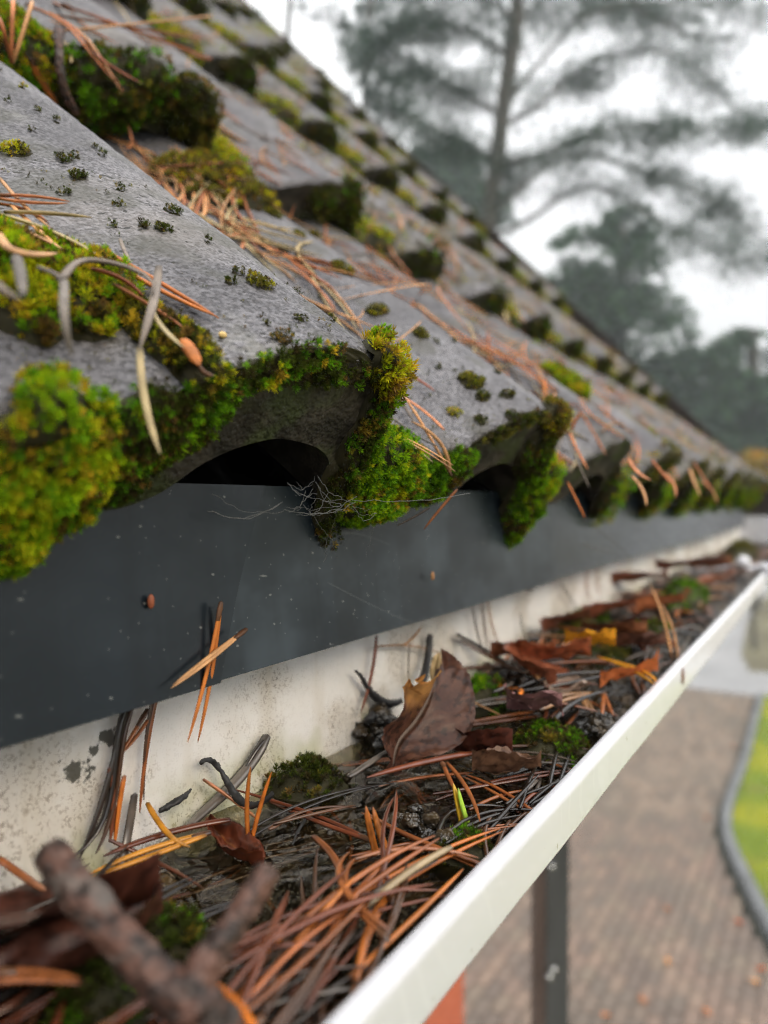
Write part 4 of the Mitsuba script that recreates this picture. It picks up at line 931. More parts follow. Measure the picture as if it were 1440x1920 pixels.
def flat_leaf(cx, cy, h, L, Wd, ang, cols, lab, bsdf='m_leaf_wet', tilt=(.0, .0), curl=.004, seed=1, pt=1.0):
    """an oval leaf lying in the gutter, its midrib turned by ang from the gutter's direction"""
    P0 = on_h(cx, cy, h); nu, nv = 40, 31
    for _ in range(4): P0 = on_h(cx, cy, max(h, float(bed(P0[0], P0[1]))+.0045))
    u = np.linspace(-.5, .5, nu)[:, None]; b = np.linspace(-1, 1, nv)[None]
    s = u+.5; hw = Wd*.5*np.sin(np.pi*np.clip(s, 0, 1)**pt)**.75*(1+.10*(meshkit.noise(np.stack([s*9+seed, s*0, s*0], -1), 3)-.5))
    d = np.array([math.sin(ang), math.cos(ang), 0]); e = np.array([d[1], -d[0], 0])
    q = meshkit.fbm(np.stack([u*3+b*0+seed, b*2+u*0, u*0+b*0], -1), 3, 4)-.5
    vein = np.sin((s*7-np.abs(b)*1.6)*2*math.pi)
    z = curl*np.abs(b)**1.5+q*.008+u*L*tilt[0]+b*Wd*.5*tilt[1]-.0006*np.exp(-(b/.06)**2)+vein*.00025*np.abs(b)
    P = P0+(u*L)[..., None]*d+(b*hw)[..., None]*e+z[..., None]*np.array([0, 0, 1.])
    v = P.reshape(-1, 3); g = meshkit.fbm(v*260+seed, 4, 6)[:, None]
    C = np.array(cols[0])+(np.array(cols[1])-np.array(cols[0]))*np.clip((g-.3)*2.2, 0, 1)
    C = C*(.6+.8*meshkit.fbm(v*1000, 3, 2)[:, None])*np.where(meshkit.fbm(v*380+9, 3, 3)[:, None] > .6, .5, 1)
    rib = np.broadcast_to(np.exp(-(b/.05)**2), P.shape[:2]).reshape(-1, 1)*.5
    C = C*(1-rib)+rib*np.array(cols[-1])
    return solo('fallen_leaf', (v, grid_faces(nu, nv)), bsdf, lab, 'leaf', smooth=True, color=np.clip(C, 0, 1))
PURP = [(.17, .075, .075), (.27, .14, .135), (.20, .08, .07)]
flat_leaf(1000, 1314, -.0715, .025, .021, 1.9, PURP, 'rounded purplish leaf lying behind the gutter moss', tilt=(.05, .45), seed=5, curl=.0015)
flat_leaf(1106, 1196, -.0660, .024, .018, 1.5, [(.62, .26, .02), (.74, .34, .03)], 'small bright orange leaf in the far gutter', 'm_leaf', tilt=(0, .45), seed=6, curl=.001)
flat_leaf(1182, 1268, -.0765, .044, .014, .35, [(.42, .11, .035), (.55, .17, .06)], 'long orange brown leaf with its end at the rim', 'm_leaf', tilt=(.02, .5), seed=7)
flat_leaf(1010, 1262, -.076, .048, .030, 2.5, [(.17, .05, .025), (.27, .085, .04)], 'reddish brown leaf behind the purplish one', tilt=(-.1, .3), seed=8)
flat_leaf(1040, 1235, -.074, .034, .022, 1.0, [(.24, .06, .025), (.34, .10, .04)], 'rust coloured leaf left of the small orange one', tilt=(.1, .4), seed=18)
flat_leaf(440, 1583, -.0873, .030, .0115, 1.95, [(.075, .018, .009), (.14, .035, .014), (.3, .1, .02)], 'wet red brown leaf floating at the left of the pool', tilt=(0, .1), seed=9, curl=.0012)
flat_leaf(900, 1402, -.083, .022, .016, 1.4, [(.05, .015, .01), (.10, .03, .018)], 'small dark red leaf right of the large torn one', tilt=(.1, .3), seed=10)
flat_leaf(950, 1436, -.084, .022, .012, 1.0, [(.10, .05, .03), (.17, .09, .05)], 'wet brown leaf scrap in front of the gutter moss', tilt=(0, .1), seed=11)
flat_leaf(40, 1725, -.078, .050, .036, .9, [(.045, .014, .009), (.09, .03, .018)], 'dark red brown leaf at the lower left edge', tilt=(.1, .25), seed=12)
flat_leaf(120, 1790, -.078, .036, .022, .3, [(.05, .018, .012), (.10, .035, .022)], 'dark brown leaf beneath the forked twig', tilt=(.1, .1), seed=13)
flat_leaf(275, 1660, -.0895, .022, .016, 1.7, [(.16, .12, .08), (.24, .19, .13)], 'pale grey brown leaf scrap under the water', tilt=(0, .1), seed=14, curl=.001)
flat_leaf(1150, 1140, -.068, .060, .034, .4, [(.20, .06, .03), (.30, .09, .045)], 'brown leaf lying far along the gutter', tilt=(.1, .2), seed=15)
flat_leaf(1240, 1135, -.070, .080, .032, .2, [(.30, .09, .03), (.40, .13, .05)], 'rust brown leaf near the far bracket', tilt=(.0, .3), seed=16)
flat_leaf(985, 1122, -.058, .044, .020, .1, [(.06, .035, .03), (.12, .07, .05)], 'shrivelled dark leaf sticking to the far white wall', tilt=(.3, 1.2), seed=17)
flat_leaf(1060, 1300, -.079, .026, .018, .2, [(.28, .2, .15), (.40, .30, .24)], 'pale beige leaf scrap beside the purplish leaf', tilt=(.0, .1), seed=19)

for i, (x, y, h, L, W, a, c, lab) in enumerate([
    (1190, 1205, -.074, .040, .022, .8, (.13, .05, .03), 'dark brown leaf left of the tall needle pair'),
    (1150, 1185, -.073, .036, .022, 1.6, (.26, .10, .045), 'tan brown leaf between the small orange leaf and the rim'), (1060, 1165, -.070, .044, .024, .3, (.16, .055, .03), 'red brown leaf against the far white wall'),
    (1200, 1085, -.064, .060, .030, .6, (.22, .08, .045), 'faded brown leaf in the far gutter by the wall'), (1300, 1060, -.062, .070, .034, 1.1, (.20, .07, .04), 'brown leaf left of the far bracket'),
    (1340, 1090, -.068, .060, .030, .2, (.28, .10, .05), 'rust coloured leaf just short of the far bracket'), (980, 1225, -.072, .030, .018, 1.2, (.24, .075, .03), 'small rusty leaf at the end of the dark slanting needle bundle')]):
    flat_leaf(x, y, h, L, W, a, [tuple(np.array(c)*.8), tuple(np.array(c)*1.2)], lab, tilt=(.05, .25), seed=40+i)
# moss growing in the gutter
def gutter_moss(px, py, h, rx, ry, hm, hues, lab, size=.0013, gap=.0014, far=False, layers=2):
    _seed[0] += 1; seed = _seed[0]; q = RN(seed); P0 = on_h(px, py, h)
    def place(u, a, lift):
        e = .75+.5*meshkit.fbm(np.stack([np.cos(a)*1.7+seed, np.sin(a)*1.7, a*0], -1), 3, seed % 50)
        x = np.clip(P0[0]+rx*u*e*np.cos(a), XB+.001, XR-.0075); y = P0[1]+ry*u*e*np.sin(a)
        b = np.maximum(bed(x, y), -.092); P = np.stack([x, y, HC+b-.001], -1)
        top = HC+np.maximum(h+hm*.5, b+hm*.5)
        lump = .5+meshkit.fbm(P*120+seed, 3, seed % 31)
        P[..., 2] += (np.maximum(h-b, 0)+hm*lump)*np.sqrt(np.clip(1-u**2, 0, 1))*lift
        return P
    nu, nv = (22, 26) if not far else (10, 12)
    R_, A_ = np.meshgrid(np.linspace(0, 1, nu), np.linspace(0, 2*math.pi, nv), indexing='ij')
    v = place(R_, A_, .9).reshape(-1, 3); g = meshkit.fbm(v*300, 3, 5)[:, None]
    key = thing('moss_clump', lab, 'moss')
    part(key, 'cushion', (v, grid_faces(nu, nv)), 'm_moss_base', smooth=True, color=np.array([.012, .012, .006])+g*np.array([.04, .035, .012]))
    n = int(math.pi*rx*ry/gap**2*layers*.75)
    u = np.sqrt(q.uniform(0, 1, n)); a = q.uniform(0, 2*math.pi, n)
    P = place(u, a, .95); N = nrm(P-np.array([P0[0], P0[1], HC+h-.02]))
    keep = meshkit.fbm(P*170+3, 3, 12) > .38+.12*u**2
    P, N = P[keep], N[keep]; P = P+N*(q.uniform(-.2, 1, (len(P), 1))*size)
    v, f, C = moss_shoots(P, N, size, hues, seed, far)
    part(key, 'shoots', (v, f), 'm_moss', kind='stuff', color=C)
gutter_moss(1028, 1388, -.084, .015, .014, .0060, {'green': 3, 'dark': 5, 'olive': 1}, 'green moss tuft growing in the gutter next to the rim', layers=3)
gutter_moss(905, 1288, -.080, .009, .014, .005, {'bright': 1, 'green': 4, 'dark': 1}, 'small bright moss right of the large torn leaf', size=.0014)
gutter_moss(870, 1580, -.0865, .007, .009, .003, {'green': 2, 'dark': 4}, 'tiny moss sprigs beside the lime needle')
gutter_moss(580, 1462, -.0865, .013, .013, .006, {'dark': 6, 'olive': 1}, 'black mossy lump at the back of the pool')
gutter_moss(300, 1765, -.082, .010, .010, .006, {'dark': 8, 'green': 1}, 'blurred dark green moss behind the forked twig', size=.0016)
gutter_moss(190, 1850, -.082, .010, .010, .005, {'dark': 8, 'green': 1}, 'blurred dark moss at the bottom left below the twig', size=.0016)
gutter_moss(1090, 1165, -.074, .014, .040, .005, {'olive': 3, 'dark': 3, 'green': 1}, 'olive moss along the wall in the far gutter', size=.0022, gap=.003, far=True)
gutter_moss(1215, 1185, -.077, .010, .024, .004, {'dark': 4, 'green': 2}, 'dark moss patch left of the tall needle pair', size=.0022, gap=.003, far=True)
gutter_moss(1285, 1105, -.069, .015, .050, .006, {'green': 4, 'dark': 2}, 'long green moss patch short of the far bracket', size=.0026, gap=.0034, far=True)
gutter_moss(1390, 1025, -.062, .018, .10, .007, {'olive': 4, 'dark': 3}, 'moss beyond the far bracket', size=.003, gap=.0045, far=True)
gutter_moss(1130, 1222, -.078, .016, .030, .004, {'dark': 5, 'olive': 2}, 'blackish crumbly moss below the small orange leaf', size=.0018, gap=.0024, far=True)

# black lumps, twigs and the foreground fork
def lump(px, py, h, r, lab, seed, sq=(1, 1.2, .7)):
    q = RN(seed); P0 = on_h(px, py, h); ms = []
    for i in range(14):
        m = trimesh.creation.icosphere(2, r*q.uniform(.25, .5)); o = q.normal(0, 1, 3)*np.array(sq)*r*.5
        v = np.array(m.vertices); v += nrm(v)*((meshkit.fbm(v*700+i, 3, i)-.5)*r*.5)[:, None]
        ms.append((v+P0+o, np.array(m.faces)))
    solo('rotten_lump', cat(ms), 'm_silt', lab, 'rotten lump', smooth=True)
lump(770, 1545, -.0865, .0052, 'shiny black knobbly lump between the standing needles', 1)
lump(812, 1580, -.0875, .0055, 'shiny black sludge lump right of the knobbly one', 2, (1.2, 1.4, .5))
lump(700, 1360, -.084, .0085, 'black rotten needle clump left of the large torn leaf', 3, (1.0, .9, 1.0))
lump(1120, 1370, -.083, .007, 'grey black crumbs next to the rim beside the gutter moss', 4, (.8, 1.6, .5))
lump(620, 1445, -.0855, .0042, 'row of black seeds at the back of the pool', 5, (1.8, .6, .4))
def twig(paths, lab, name='twig', sides=14):
    ms = []
    for pts, rad in paths:
        P = curve(pts, 44); n = len(P)
        v, f = tube(P, np.interp(np.linspace(0, 1, n), np.linspace(0, 1, len(rad)), rad), sides)
        nn = (meshkit.fbm(v*420, 3, 3)-.5)[:, None]
        ax = np.repeat(P, sides, axis=0); ax = np.vstack([ax, P[0], P[-1]])
        v = v+nrm(v-ax)*nn*np.mean(rad)*.5
        ms.append((v, f))
    return ms
def fork(pts, zs): return [on_d(x, y, z) for (x, y), z in zip(pts, zs)]
fk = thing('forked_twig', 'blurred forked brown twig lying in the foreground of the gutter', 'twig')
part(fk, 'stem', cat(twig([(fork([(440, 2010), (395, 1925), (350, 1868)], [.112, .108, .107]), [.0042, .0044, .0034])], '')), 'm_twig', smooth=60)
part(fk, 'branch', cat(twig([(fork([(360, 1885), (300, 1840), (240, 1775), (165, 1690), (95, 1600)], [.107, .108, .110, .113, .118]), [.0034, .0031, .0029, .0029, .0027])], '')), 'm_twig', smooth=60)
part(fk, 'branch', cat(twig([(fork([(350, 1880), (385, 1812), (440, 1730), (502, 1632)], [.107, .110, .115, .122]), [.0030, .0025, .0023, .0023])], '')), 'm_twig', smooth=60)
def dark_twig(pts, rad, lab, hs):
    P = [G(x, y, h) for (x, y), h in zip(pts, hs)]
    P = np.array(P)+np.r_[[[0, 0, 0]], RN(len(pts)).normal(0, .0006, (len(P)-2, 3)), [[0, 0, 0]]]
    v, f = cat(twig([(P, np.array(rad)*.72)], '', sides=14))
    v = v+(np.stack([meshkit.fbm(v*700+i*7, 3, 8+i) for i in range(3)], -1)-.5)*.0011
    C = np.full((len(v), 3), .022)*(.6+.9*meshkit.noise(v*600))[:, None]
    solo('twig', (v, f), 'm_needle_dry', lab, 'twig', smooth=True, color=C)
dark_twig([(376, 1431), (410, 1444), (432, 1470), (512, 1488)], [.0008, .0010, .0016, .0008], 'black hooked twig at the wall above the pool', [-.08]*4)
dark_twig([(667, 1258), (690, 1292), (715, 1312), (745, 1318)], [.0006, .0012, .0024, .0016], 'black bent twig between the wall and the large torn leaf', [-.078]*4)
dark_twig([(690, 1352), (720, 1325), (752, 1315)], [.0022, .0020, .0015], 'black rotten twig lying left of the large torn leaf', [-.08]*3)
dark_twig([(806, 1190), (800, 1230), (790, 1275)], [.0020, .0024, .0024], 'black stub standing behind the large torn leaf', [-.07]*3)
dark_twig([(300, 1520), (335, 1498), (358, 1480)], [.0008, .0013, .0005], 'crumbly black twig against the wall left of the hooked one', [-.083]*3)
dark_twig([(548, 1583), (600, 1500), (640, 1470)], [.0004, .0008, .0006], 'thin black twig lying in the pool', [-.0875]*3)
# a bud scale stuck to the rim's outer face
bs = on_x(1280, 1268, XR+.0004)
m = trimesh.creation.icosphere(3, 1.0); m.apply_scale([.0008, .0016, .0042]); v = np.array(m.vertices); v[:, 1] *= 1-.7*np.clip(v[:, 2]/.0042, -.3, 1)
solo('bud_scale', (v+bs, np.array(m.faces)), 'm_needle_dry', 'small brown bud scale stuck to the outer face of the rim', 'bud scale', smooth=True, color=np.full((len(v), 3), (.20, .10, .06)))
for x, y, lab in [(283, 1128, 'dark red bud scale stuck to the black strip'), (811, 1080, 'orange speck of bark stuck to the black strip')]:
    b = on_x(x, y, -.1335); m = trimesh.creation.icosphere(2, 1.0); m.apply_scale([.0007, .0009, .0017]); v = np.array(m.vertices)
    solo('bud_scale', (v+b, np.array(m.faces)), 'm_needle_dry', lab, 'bud scale', smooth=True, color=np.full((len(v), 3), (.25, .07, .03) if x < 500 else (.4, .2, .08)))
hr = hit_roof(417, 632); P, N = surf(hr[0], hr[1], hr[2])
m = trimesh.creation.icosphere(2, 1.0); m.apply_scale([.0007, .0012, .0008]); v = np.array(m.vertices)
solo('bud_scale', (v+P+N*.0005, np.array(m.faces)), 'm_needle_dry', 'tiny yellow crumb on the nearest roll above its dark edge', 'bud scale', smooth=True, color=np.full((len(v), 3), (.7, .5, .2)))
# cobweb in the arched gap
q = RN(77); ws = []
def web(a, b, n=1, r=.00006, sag=.002, sp=.0015):
    for i in range(n):
        A, B = np.array(a)+q.normal(0, sp, 3), np.array(b)+q.normal(0, sp, 3)
        t = np.linspace(0, 1, 12); P = A+(B-A)*t[:, None]; P[:, 2] -= sag*np.sin(np.pi*t)*q.uniform(.3, 1.5)
        ws.append(tube(P+q.normal(0, .00025, P.shape), r*q.uniform(.6, 1.5), 4))
wl = lambda x, y, z=.196: on_d(x, y, z)
web(wl(400, 955, .185), wl(540, 955), 3); web(wl(540, 955), wl(660, 940, .205), 4); web(wl(545, 920), wl(610, 912), 4, sp=.0018); web(wl(560, 960), wl(600, 915), 4, sp=.002); web(wl(600, 912), wl(650, 940, .205), 3)
web(wl(655, 940, .207), wl(880, 925, .235), 1, sp=.0003); web(wl(640, 945, .204), wl(618, 1012, .21), 1, sp=.0005, sag=0); web(wl(590, 970), wl(618, 1012, .21), 1, sp=.0005, sag=0); web(wl(618, 1012, .21), wl(610, 1055, .213), 1, sp=.0004, sag=0)
web(wl(700, 990, .215), wl(680, 1050, .22), 1, sp=.0005, sag=0); web(wl(660, 945, .207), wl(700, 960, .212), 3, sp=.001)
solo('cobweb', cat(ws), 'm_web', 'wispy torn cobweb across the arched gap under the nearest roll', 'cobweb', smooth=True)
ws = []
web(on_d(1110, 985, .36), on_d(1185, 1050, .40), 2, r=.00014, sp=.0006, sag=0); web(on_d(1090, 1020, .36), on_d(1170, 1045, .39), 2, r=.00014, sp=.0006, sag=0)
solo('cobweb', cat(ws), 'm_web', 'pale slack threads hanging before the strip right of the second roll', 'cobweb', smooth=True)

# ------------------------------------------------------------------ below: pavement, kerb, path, lawn
def poly_sheet(poly, z):
    from shapely.geometry import Polygon
    v, f = trimesh.creation.triangulate_polygon(Polygon(poly), engine='earcut'); v = np.c_[v, np.full(len(v), z)]
    n = np.cross(v[f[:, 1]]-v[f[:, 0]], v[f[:, 2]]-v[f[:, 0]])[:, 2]; f = np.where(n[:, None] > 0, f, f[:, ::-1]); return v, f
def struct(name, lab, mesh, bsdf, cat_='ground', **kw):
    return solo(name, mesh, bsdf, lab, cat_, kind='structure', **kw)
struct('ground', 'bare ground reaching to the trees', poly_sheet([(-90, -30), (90, -30), (90, 130), (-90, 130)], -.012), 'm_earth')
kc = curve([(1.5, 3.2), (.72, 4.1), (.12, 5.08), (-.38, 6.05), (-.64, 6.84), (-.82, 7.43), (-.915, 8.0), (-.94, 8.67), (-.93, 9.75), (-.95, 10.98), (-.98, 12.3), (-1.0, 13.5)], 60)
kn = nrm(np.c_[np.gradient(kc[:, 1]), -np.gradient(kc[:, 0])])      # towards the lawn
lawn = np.vstack([kc+kn*.093, [[3, 14.0], [12, 14.6], [12, 1], [1.7, 3.0]]])
struct('lawn', 'mown yellow green lawn beyond the curved kerb', poly_sheet(lawn, .052), 'm_lawn', 'lawn')
struct('path', 'wet pale grey path crossing beyond the brick pavement', poly_sheet([(-7, 13.6), (-1.0, 13.52), (12, 14.7), (12, 17.4), (3, 16.6), (-.85, 15.5), (-1.3, 15.4), (-1.6, 17), (-1.9, 22), (-1.9, 60), (-7, 60)], .002), 'm_path', 'path')
pave = thing('brick_pavement', 'worn red brown brick pavement below the gutter', 'pavement', kind='structure')
pp = np.vstack([kc-kn*.005, [[-7, 13.6], [-7, 2.0], [1.6, 2.0]]])
part(pave, 'joint_bed', poly_sheet(pp, -.006), 'm_joint')
def paver_mix(p, n, uv):
    cx = dr.floor(p.x/.096); cy = dr.floor(p.y/.192+.5*(cx-2*dr.floor(cx*.5)))
    c = cell_rand(cx, cy, 3)
    b = mix((.165, .13, .10), (.22, .162, .118), c)*(.72+.56*cell_rand(cx, cy, 8))*(.75+.5*fbm(p.x*40, p.y*40, 0, 3))
    return mix(b, mi.Color3f(.15, .13, .10), .3*smoothstep(.42, .66, fbm(p.x*2.3, p.y*2.3, 1, 3)))
add_bsdf('m_paver_field', princ(proc(paver_mix), .42, .45))
from shapely.geometry import Polygon as SP, Point
from shapely.prepared import prep
area = prep(SP(pp).buffer(-.02)); small, cells = [], []
for cx in range(-73, 18):
    for cy in range(10, 73):
        x = (cx+.5)*.096; y = (cy+.5-.5*(cx % 2))*.192
        if not area.contains(Point(x, y)): continue
        d = np.array([x, y, 0])-EYE; z = d@FW
        if z < 1: continue
        px, py = 720+FPX*(d@RT)/z, 960-FPX*(d@UP)/z
        vis = -30 < px < 1470 and py < 1950 and px > 1565-(py-927)/1.335-15
        cells.append((0 if vis else 1, z, x, y))
cells.sort()
def paver_mesh(x, y, q):
    zt = q.normal(0, .0012); a, b = .0435, .0915; c = .005
    xy = np.array([(-a, -b), (a, -b), (a, b), (-a, b)]); ti = np.array([(-a+c, -b+c), (a-c, -b+c), (a-c, b-c), (-a+c, b-c)])
    v = np.vstack([np.c_[xy, [-.012]*4], np.c_[xy, [-.003+zt]*4], np.c_[ti, [.001+zt]*4]])+np.array([x, y, 0])
    f = []
    for l in (0, 4):
        for i in range(4): j = (i+1) % 4; f += [[l+i, l+j, l+4+j], [l+i, l+4+j, l+4+i]]
    return v, np.array(f+[[8, 9, 10], [8, 10, 11]])
q = RN(5)
for i, (o, z, x, y) in enumerate(cells):
    m = paver_mesh(x, y, q)
    if i < 300 and o == 0: part(pave, 'paver', m, PAV[q.integers(len(PAV))])
    else: small.append(m)
part(pave, 'paver_field', cat(small), 'm_paver_field', kind='stuff')
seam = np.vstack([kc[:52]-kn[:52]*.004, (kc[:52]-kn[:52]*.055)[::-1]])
struct('dirt_shade_seam', 'dark seam of wet dirt and painted shade along the foot of the kerb', poly_sheet(seam, .0065), 'm_kerb_side')  # shade of the kerb face put into a dark strip, along with wet dirt
kerb = thing('kerb', 'pale grey concrete kerb curving round the lawn', 'kerb')
ks = np.r_[0, np.cumsum(np.linalg.norm(np.diff(kc, axis=0), axis=1))]
nst = int(ks[-1]/.5)
for i in range(nst):
    s = np.linspace(ks[-1]*i/nst+.004, ks[-1]*(i+1)/nst-.004, 6)
    c = np.c_[np.interp(s, ks, kc[:, 0]), np.interp(s, ks, kc[:, 1])]; n = nrm(np.c_[np.interp(s, ks, kn[:, 0]), np.interp(s, ks, kn[:, 1])])
    pr = [(0, -.01), (0, .085), (.012, .1), (.078, .1), (.09, .09), (.09, -.01)]
    v = np.concatenate([np.c_[c+n*o, np.full(6, h)] for o, h in pr]).reshape(6, 6, 3).transpose(1, 0, 2).reshape(-1, 3)
    a = np.arange(5)[:, None]*6+np.arange(6)[None]; b = np.arange(5)[:, None]*6+(np.arange(6)[None]+1) % 6
    f = np.concatenate([np.stack([a, b, b+6], -1).reshape(-1, 3), np.stack([a, b+6, a+6], -1).reshape(-1, 3), [[0, 1, 2], [0, 2, 3], [0, 3, 4], [0, 4, 5], [30, 31, 32], [30, 32, 33], [30, 33, 34], [30, 34, 35]]])
    part(kerb, 'kerb_stone', (v, f), 'm_kerb')
# grass blades on the lawn
q = RN(9); gl = prep(SP(lawn)); bl = []
gp = np.c_[q.uniform(-1, 3.0, 9000), q.uniform(4.2, 14.0, 9000)]
gp = np.array([p for p in gp if gl.contains(Point(*p))])
n = len(gp); an = q.uniform(0, 6.28, n); hgt = q.uniform(.02, .05, n); w_ = np.c_[np.cos(an), np.sin(an)]*.006
ln = q.normal(0, .015, (n, 2))
gv = np.stack([np.c_[gp-w_, np.full(n, .05)], np.c_[gp+w_, np.full(n, .05)], np.c_[gp+ln, .05+hgt]], 1).reshape(-1, 3)
gc = np.repeat(np.array([(.14, .22, .03), (.25, .25, .03), (.10, .18, .03)])[q.integers(3, size=n)]*q.uniform(.8, 1.2, (n, 1)), 3, 0)
solo('grass', (gv, np.arange(3*n).reshape(-1, 3)), 'm_blade', 'short yellow green grass of the lawn', 'grass', kind='stuff', color=gc)
for i, (x, y, c) in enumerate([(1252, 1803, 0), (1205, 1876, 1), (1135, 1905, 1), (1416, 1842, 0), (1325, 1533, 1), (1428, 1818, 2), (1250, 1705, 1), (1325, 1898, 1), (1385, 1730, 2), (1375, 1400, 1)]):
    P = on_h(x, y, -HC+.012); q = RN(60+i); a = q.uniform(0, 6.28); L = .032
    u = np.linspace(-1, 1, 8)[:, None]; b = np.linspace(-1, 1, 5)[None]; hw = .6*np.sqrt(np.clip(1-u**2, 0, 1))
    d = np.array([math.cos(a), math.sin(a), 0]); e = np.array([-d[1], d[0], 0])
    v = (P+(u+0*b)[..., None]*d*L+(b*hw)[..., None]*e*L+((b**2)*.012+u*.004)[..., None]*np.array([0, 0, 1])).reshape(-1, 3)
    solo('fallen_leaf', (v, grid_faces(8, 5)), 'm_leaf', 'small dry orange leaf lying on the brick pavement', 'leaf', 'leaves on the pavement', smooth=True, color=np.full((len(v), 3), [(.75, .42, .2), (.55, .25, .12), (.5, .14, .05)][c]))

# the post under the eave and the orange red box on the ground
post = thing('post', 'dark grey metal post with a brown side standing below the gutter', 'post')
pc = np.array([-.5, 1.512])
ca = YAW-.05
def rot_box(cx, cy, w, d, z0, z1):
    m = trimesh.creation.box([w, d, z1-z0]); v = np.array(m.vertices); c, s = math.cos(ca), math.sin(ca)
    v = np.c_[v[:, 0]*c-v[:, 1]*s+cx, v[:, 0]*s+v[:, 1]*c+cy, v[:, 2]+(z0+z1)/2]; return v, np.array(m.faces)
rv_ = np.array([math.cos(ca), math.sin(ca)])
part(post, 'profile', rot_box(*(pc+rv_*.010), .046, .05, .02, HC-.02), 'm_steel')
part(post, 'timber', rot_box(*(pc-rv_*.026), .024, .045, .02, HC-.02), 'm_post_wood')
part(post, 'base_plate', rot_box(*pc, .12, .12, .004, .0195), 'm_steel')
for x, y in [(1046, 1838), (1038, 1852), (1042, 1640)]:
    b = on_d(x, y, 1.485*1.0); m = trimesh.creation.icosphere(2, .0062); m.apply_translation(b+FW*.035)
    part(post, 'bolt', m, 'm_chrome', smooth=True)
pl = thing('planter', 'orange red box shaped planter on the pavement at the lower edge', 'planter')
part(pl, 'wall', box(-2.19, -1.70, 3.23, 3.27, .002, .73), 'm_terracotta'); part(pl, 'wall', box(-2.19, -1.70, 3.63, 3.67, .002, .73), 'm_terracotta')
part(pl, 'wall', box(-2.19, -2.15, 3.2705, 3.6295, .002, .73), 'm_terracotta'); part(pl, 'wall', box(-1.74, -1.70, 3.2705, 3.6295, .002, .73), 'm_terracotta')
part(pl, 'soil', box(-2.1495, -1.7405, 3.2705, 3.6295, .10, .69), 'm_soil')

# ------------------------------------------------------------------ trees
def foliage(P, q, size, cols, flat=.6, elong=2.6):
    m = len(P); d = nrm(q.normal(size=(m, 3))*np.array([1, 1, flat])); s = nrm(np.cross(d, q.normal(size=(m, 3))))
    L = size*q.uniform(.6, 1.4, m)[:, None]; W = L/elong
    v = np.stack([P-d*L, P+s*W-d*L*.1, P+d*L, P-s*W-d*L*.1], 1).reshape(-1, 3)
    b = np.arange(m)[:, None]*4
    f = np.concatenate([b+np.array([0, 1, 2]), b+np.array([0, 2, 3])])
    c = np.array(cols)[q.integers(len(cols), size=m)]*q.uniform(.7, 1.3, (m, 1))
    return v, f, np.repeat(c, 4, 0)
PINE = [(.055, .095, .068), (.07, .11, .08), (.05, .08, .062)]
DARKC = [(.055, .105, .062), (.075, .145, .07), (.05, .085, .06)]
def branch_tree(name, lab, D, trunk, r0, r1, limbs, seed, n_per=420, size=.09, cols=PINE):
    """trunk and limbs as pixel polylines at the distance D"""
    q = RN(seed); key = thing(name, lab, 'tree')
    tp = [on_d(x, y, D) for x, y in trunk]; base = tp[0].copy(); base[2] = -.1
    P = curve([base]+tp, 40); part(key, 'trunk', tube(P, np.linspace(r0, r1, 40), 10), 'm_trunk', smooth=60)
    fo = []
    for pts, spread, dens in limbs:
        zz = np.cumsum(np.r_[0, q.normal(0, .35, len(pts)-1)]) if True else 0
        L = curve([on_d(x, y, D+z) for (x, y), z in zip(pts, zz)], 40)
        part(key, 'limb', tube(L, np.linspace(r1*.42, r1*.10, 40), 6), 'm_trunk', smooth=60)
        for t in q.uniform(.12, 1, int(16*dens)):               # side shoots, each with clumps of needles
            i = int(t*39); a = L[i]; dr_ = nrm(q.normal(size=3)*np.array([1, 1, .55])+nrm(L[min(i+3, 39)]-L[max(i-3, 0)])*.6)
            ln = spread*q.uniform(.5, 1.5); b = a+dr_*ln+np.array([0, 0, -.30*ln])
            m = int(n_per*ln/ .9*q.uniform(.3, 1.2)); s = q.uniform(.1, 1.05, m)
            cl = a+(b-a)*s[:, None]
            jit = q.normal(0, 1, (m, 3))*np.array([.2, .2, .12])*(.5+spread)
            fo.append(cl+jit)
    P = np.vstack(fo)
    v, f, C = foliage(P, q, size, cols); part(key, 'crown', (v, f), 'm_foliage', kind='stuff', color=C)
    return key
branch_tree('pine_tree', 'tall pine with a leaning bare trunk and drooping branches behind the roof', 14.0, [(912, 470), (918, 400), (932, 300), (946, 180), (962, 80), (972, -30), (985, -200)], .19, .13, [
    ([(945, 235), (1020, 190), (1110, 120), (1220, 95), (1330, 150), (1450, 250)], .55, 2.6),
    ([(950, 190), (1010, 120), (1075, 40), (1140, -30)], .6, 1.2),
    ([(1075, 40), (1180, 10), (1300, 5), (1400, -5)], .55, 1.8),
    ([(940, 300), (1040, 280), (1150, 240), (1260, 235), (1390, 245)], .55, 2.3),
    ([(925, 400), (1000, 330), (1090, 290), (1200, 320), (1320, 370), (1450, 470)], .6, 2.0),
    ([(920, 440), (1010, 400), (1110, 350), (1230, 410), (1350, 470), (1460, 490)], .55, 1.7),
    ([(960, 110), (880, 60), (790, 40), (700, 90)], .6, 1.8),
    ([(945, 215), (860, 170), (770, 120), (680, 130)], .6, 1.7),
    ([(935, 300), (870, 270), (790, 230), (720, 220)], .55, 1.3),
    ([(930, 340), (985, 300), (1040, 300)], .5, 1.0),
    ([(1180, 10), (1280, 60), (1380, 70), (1440, 30)], .5, .9),
    ([(965, 60), (1040, -20), (1100, -60)], .6, 1.0),
    ([(965, 40), (880, -20), (780, -30)], .6, 1.2)], 21, n_per=270, size=.045)
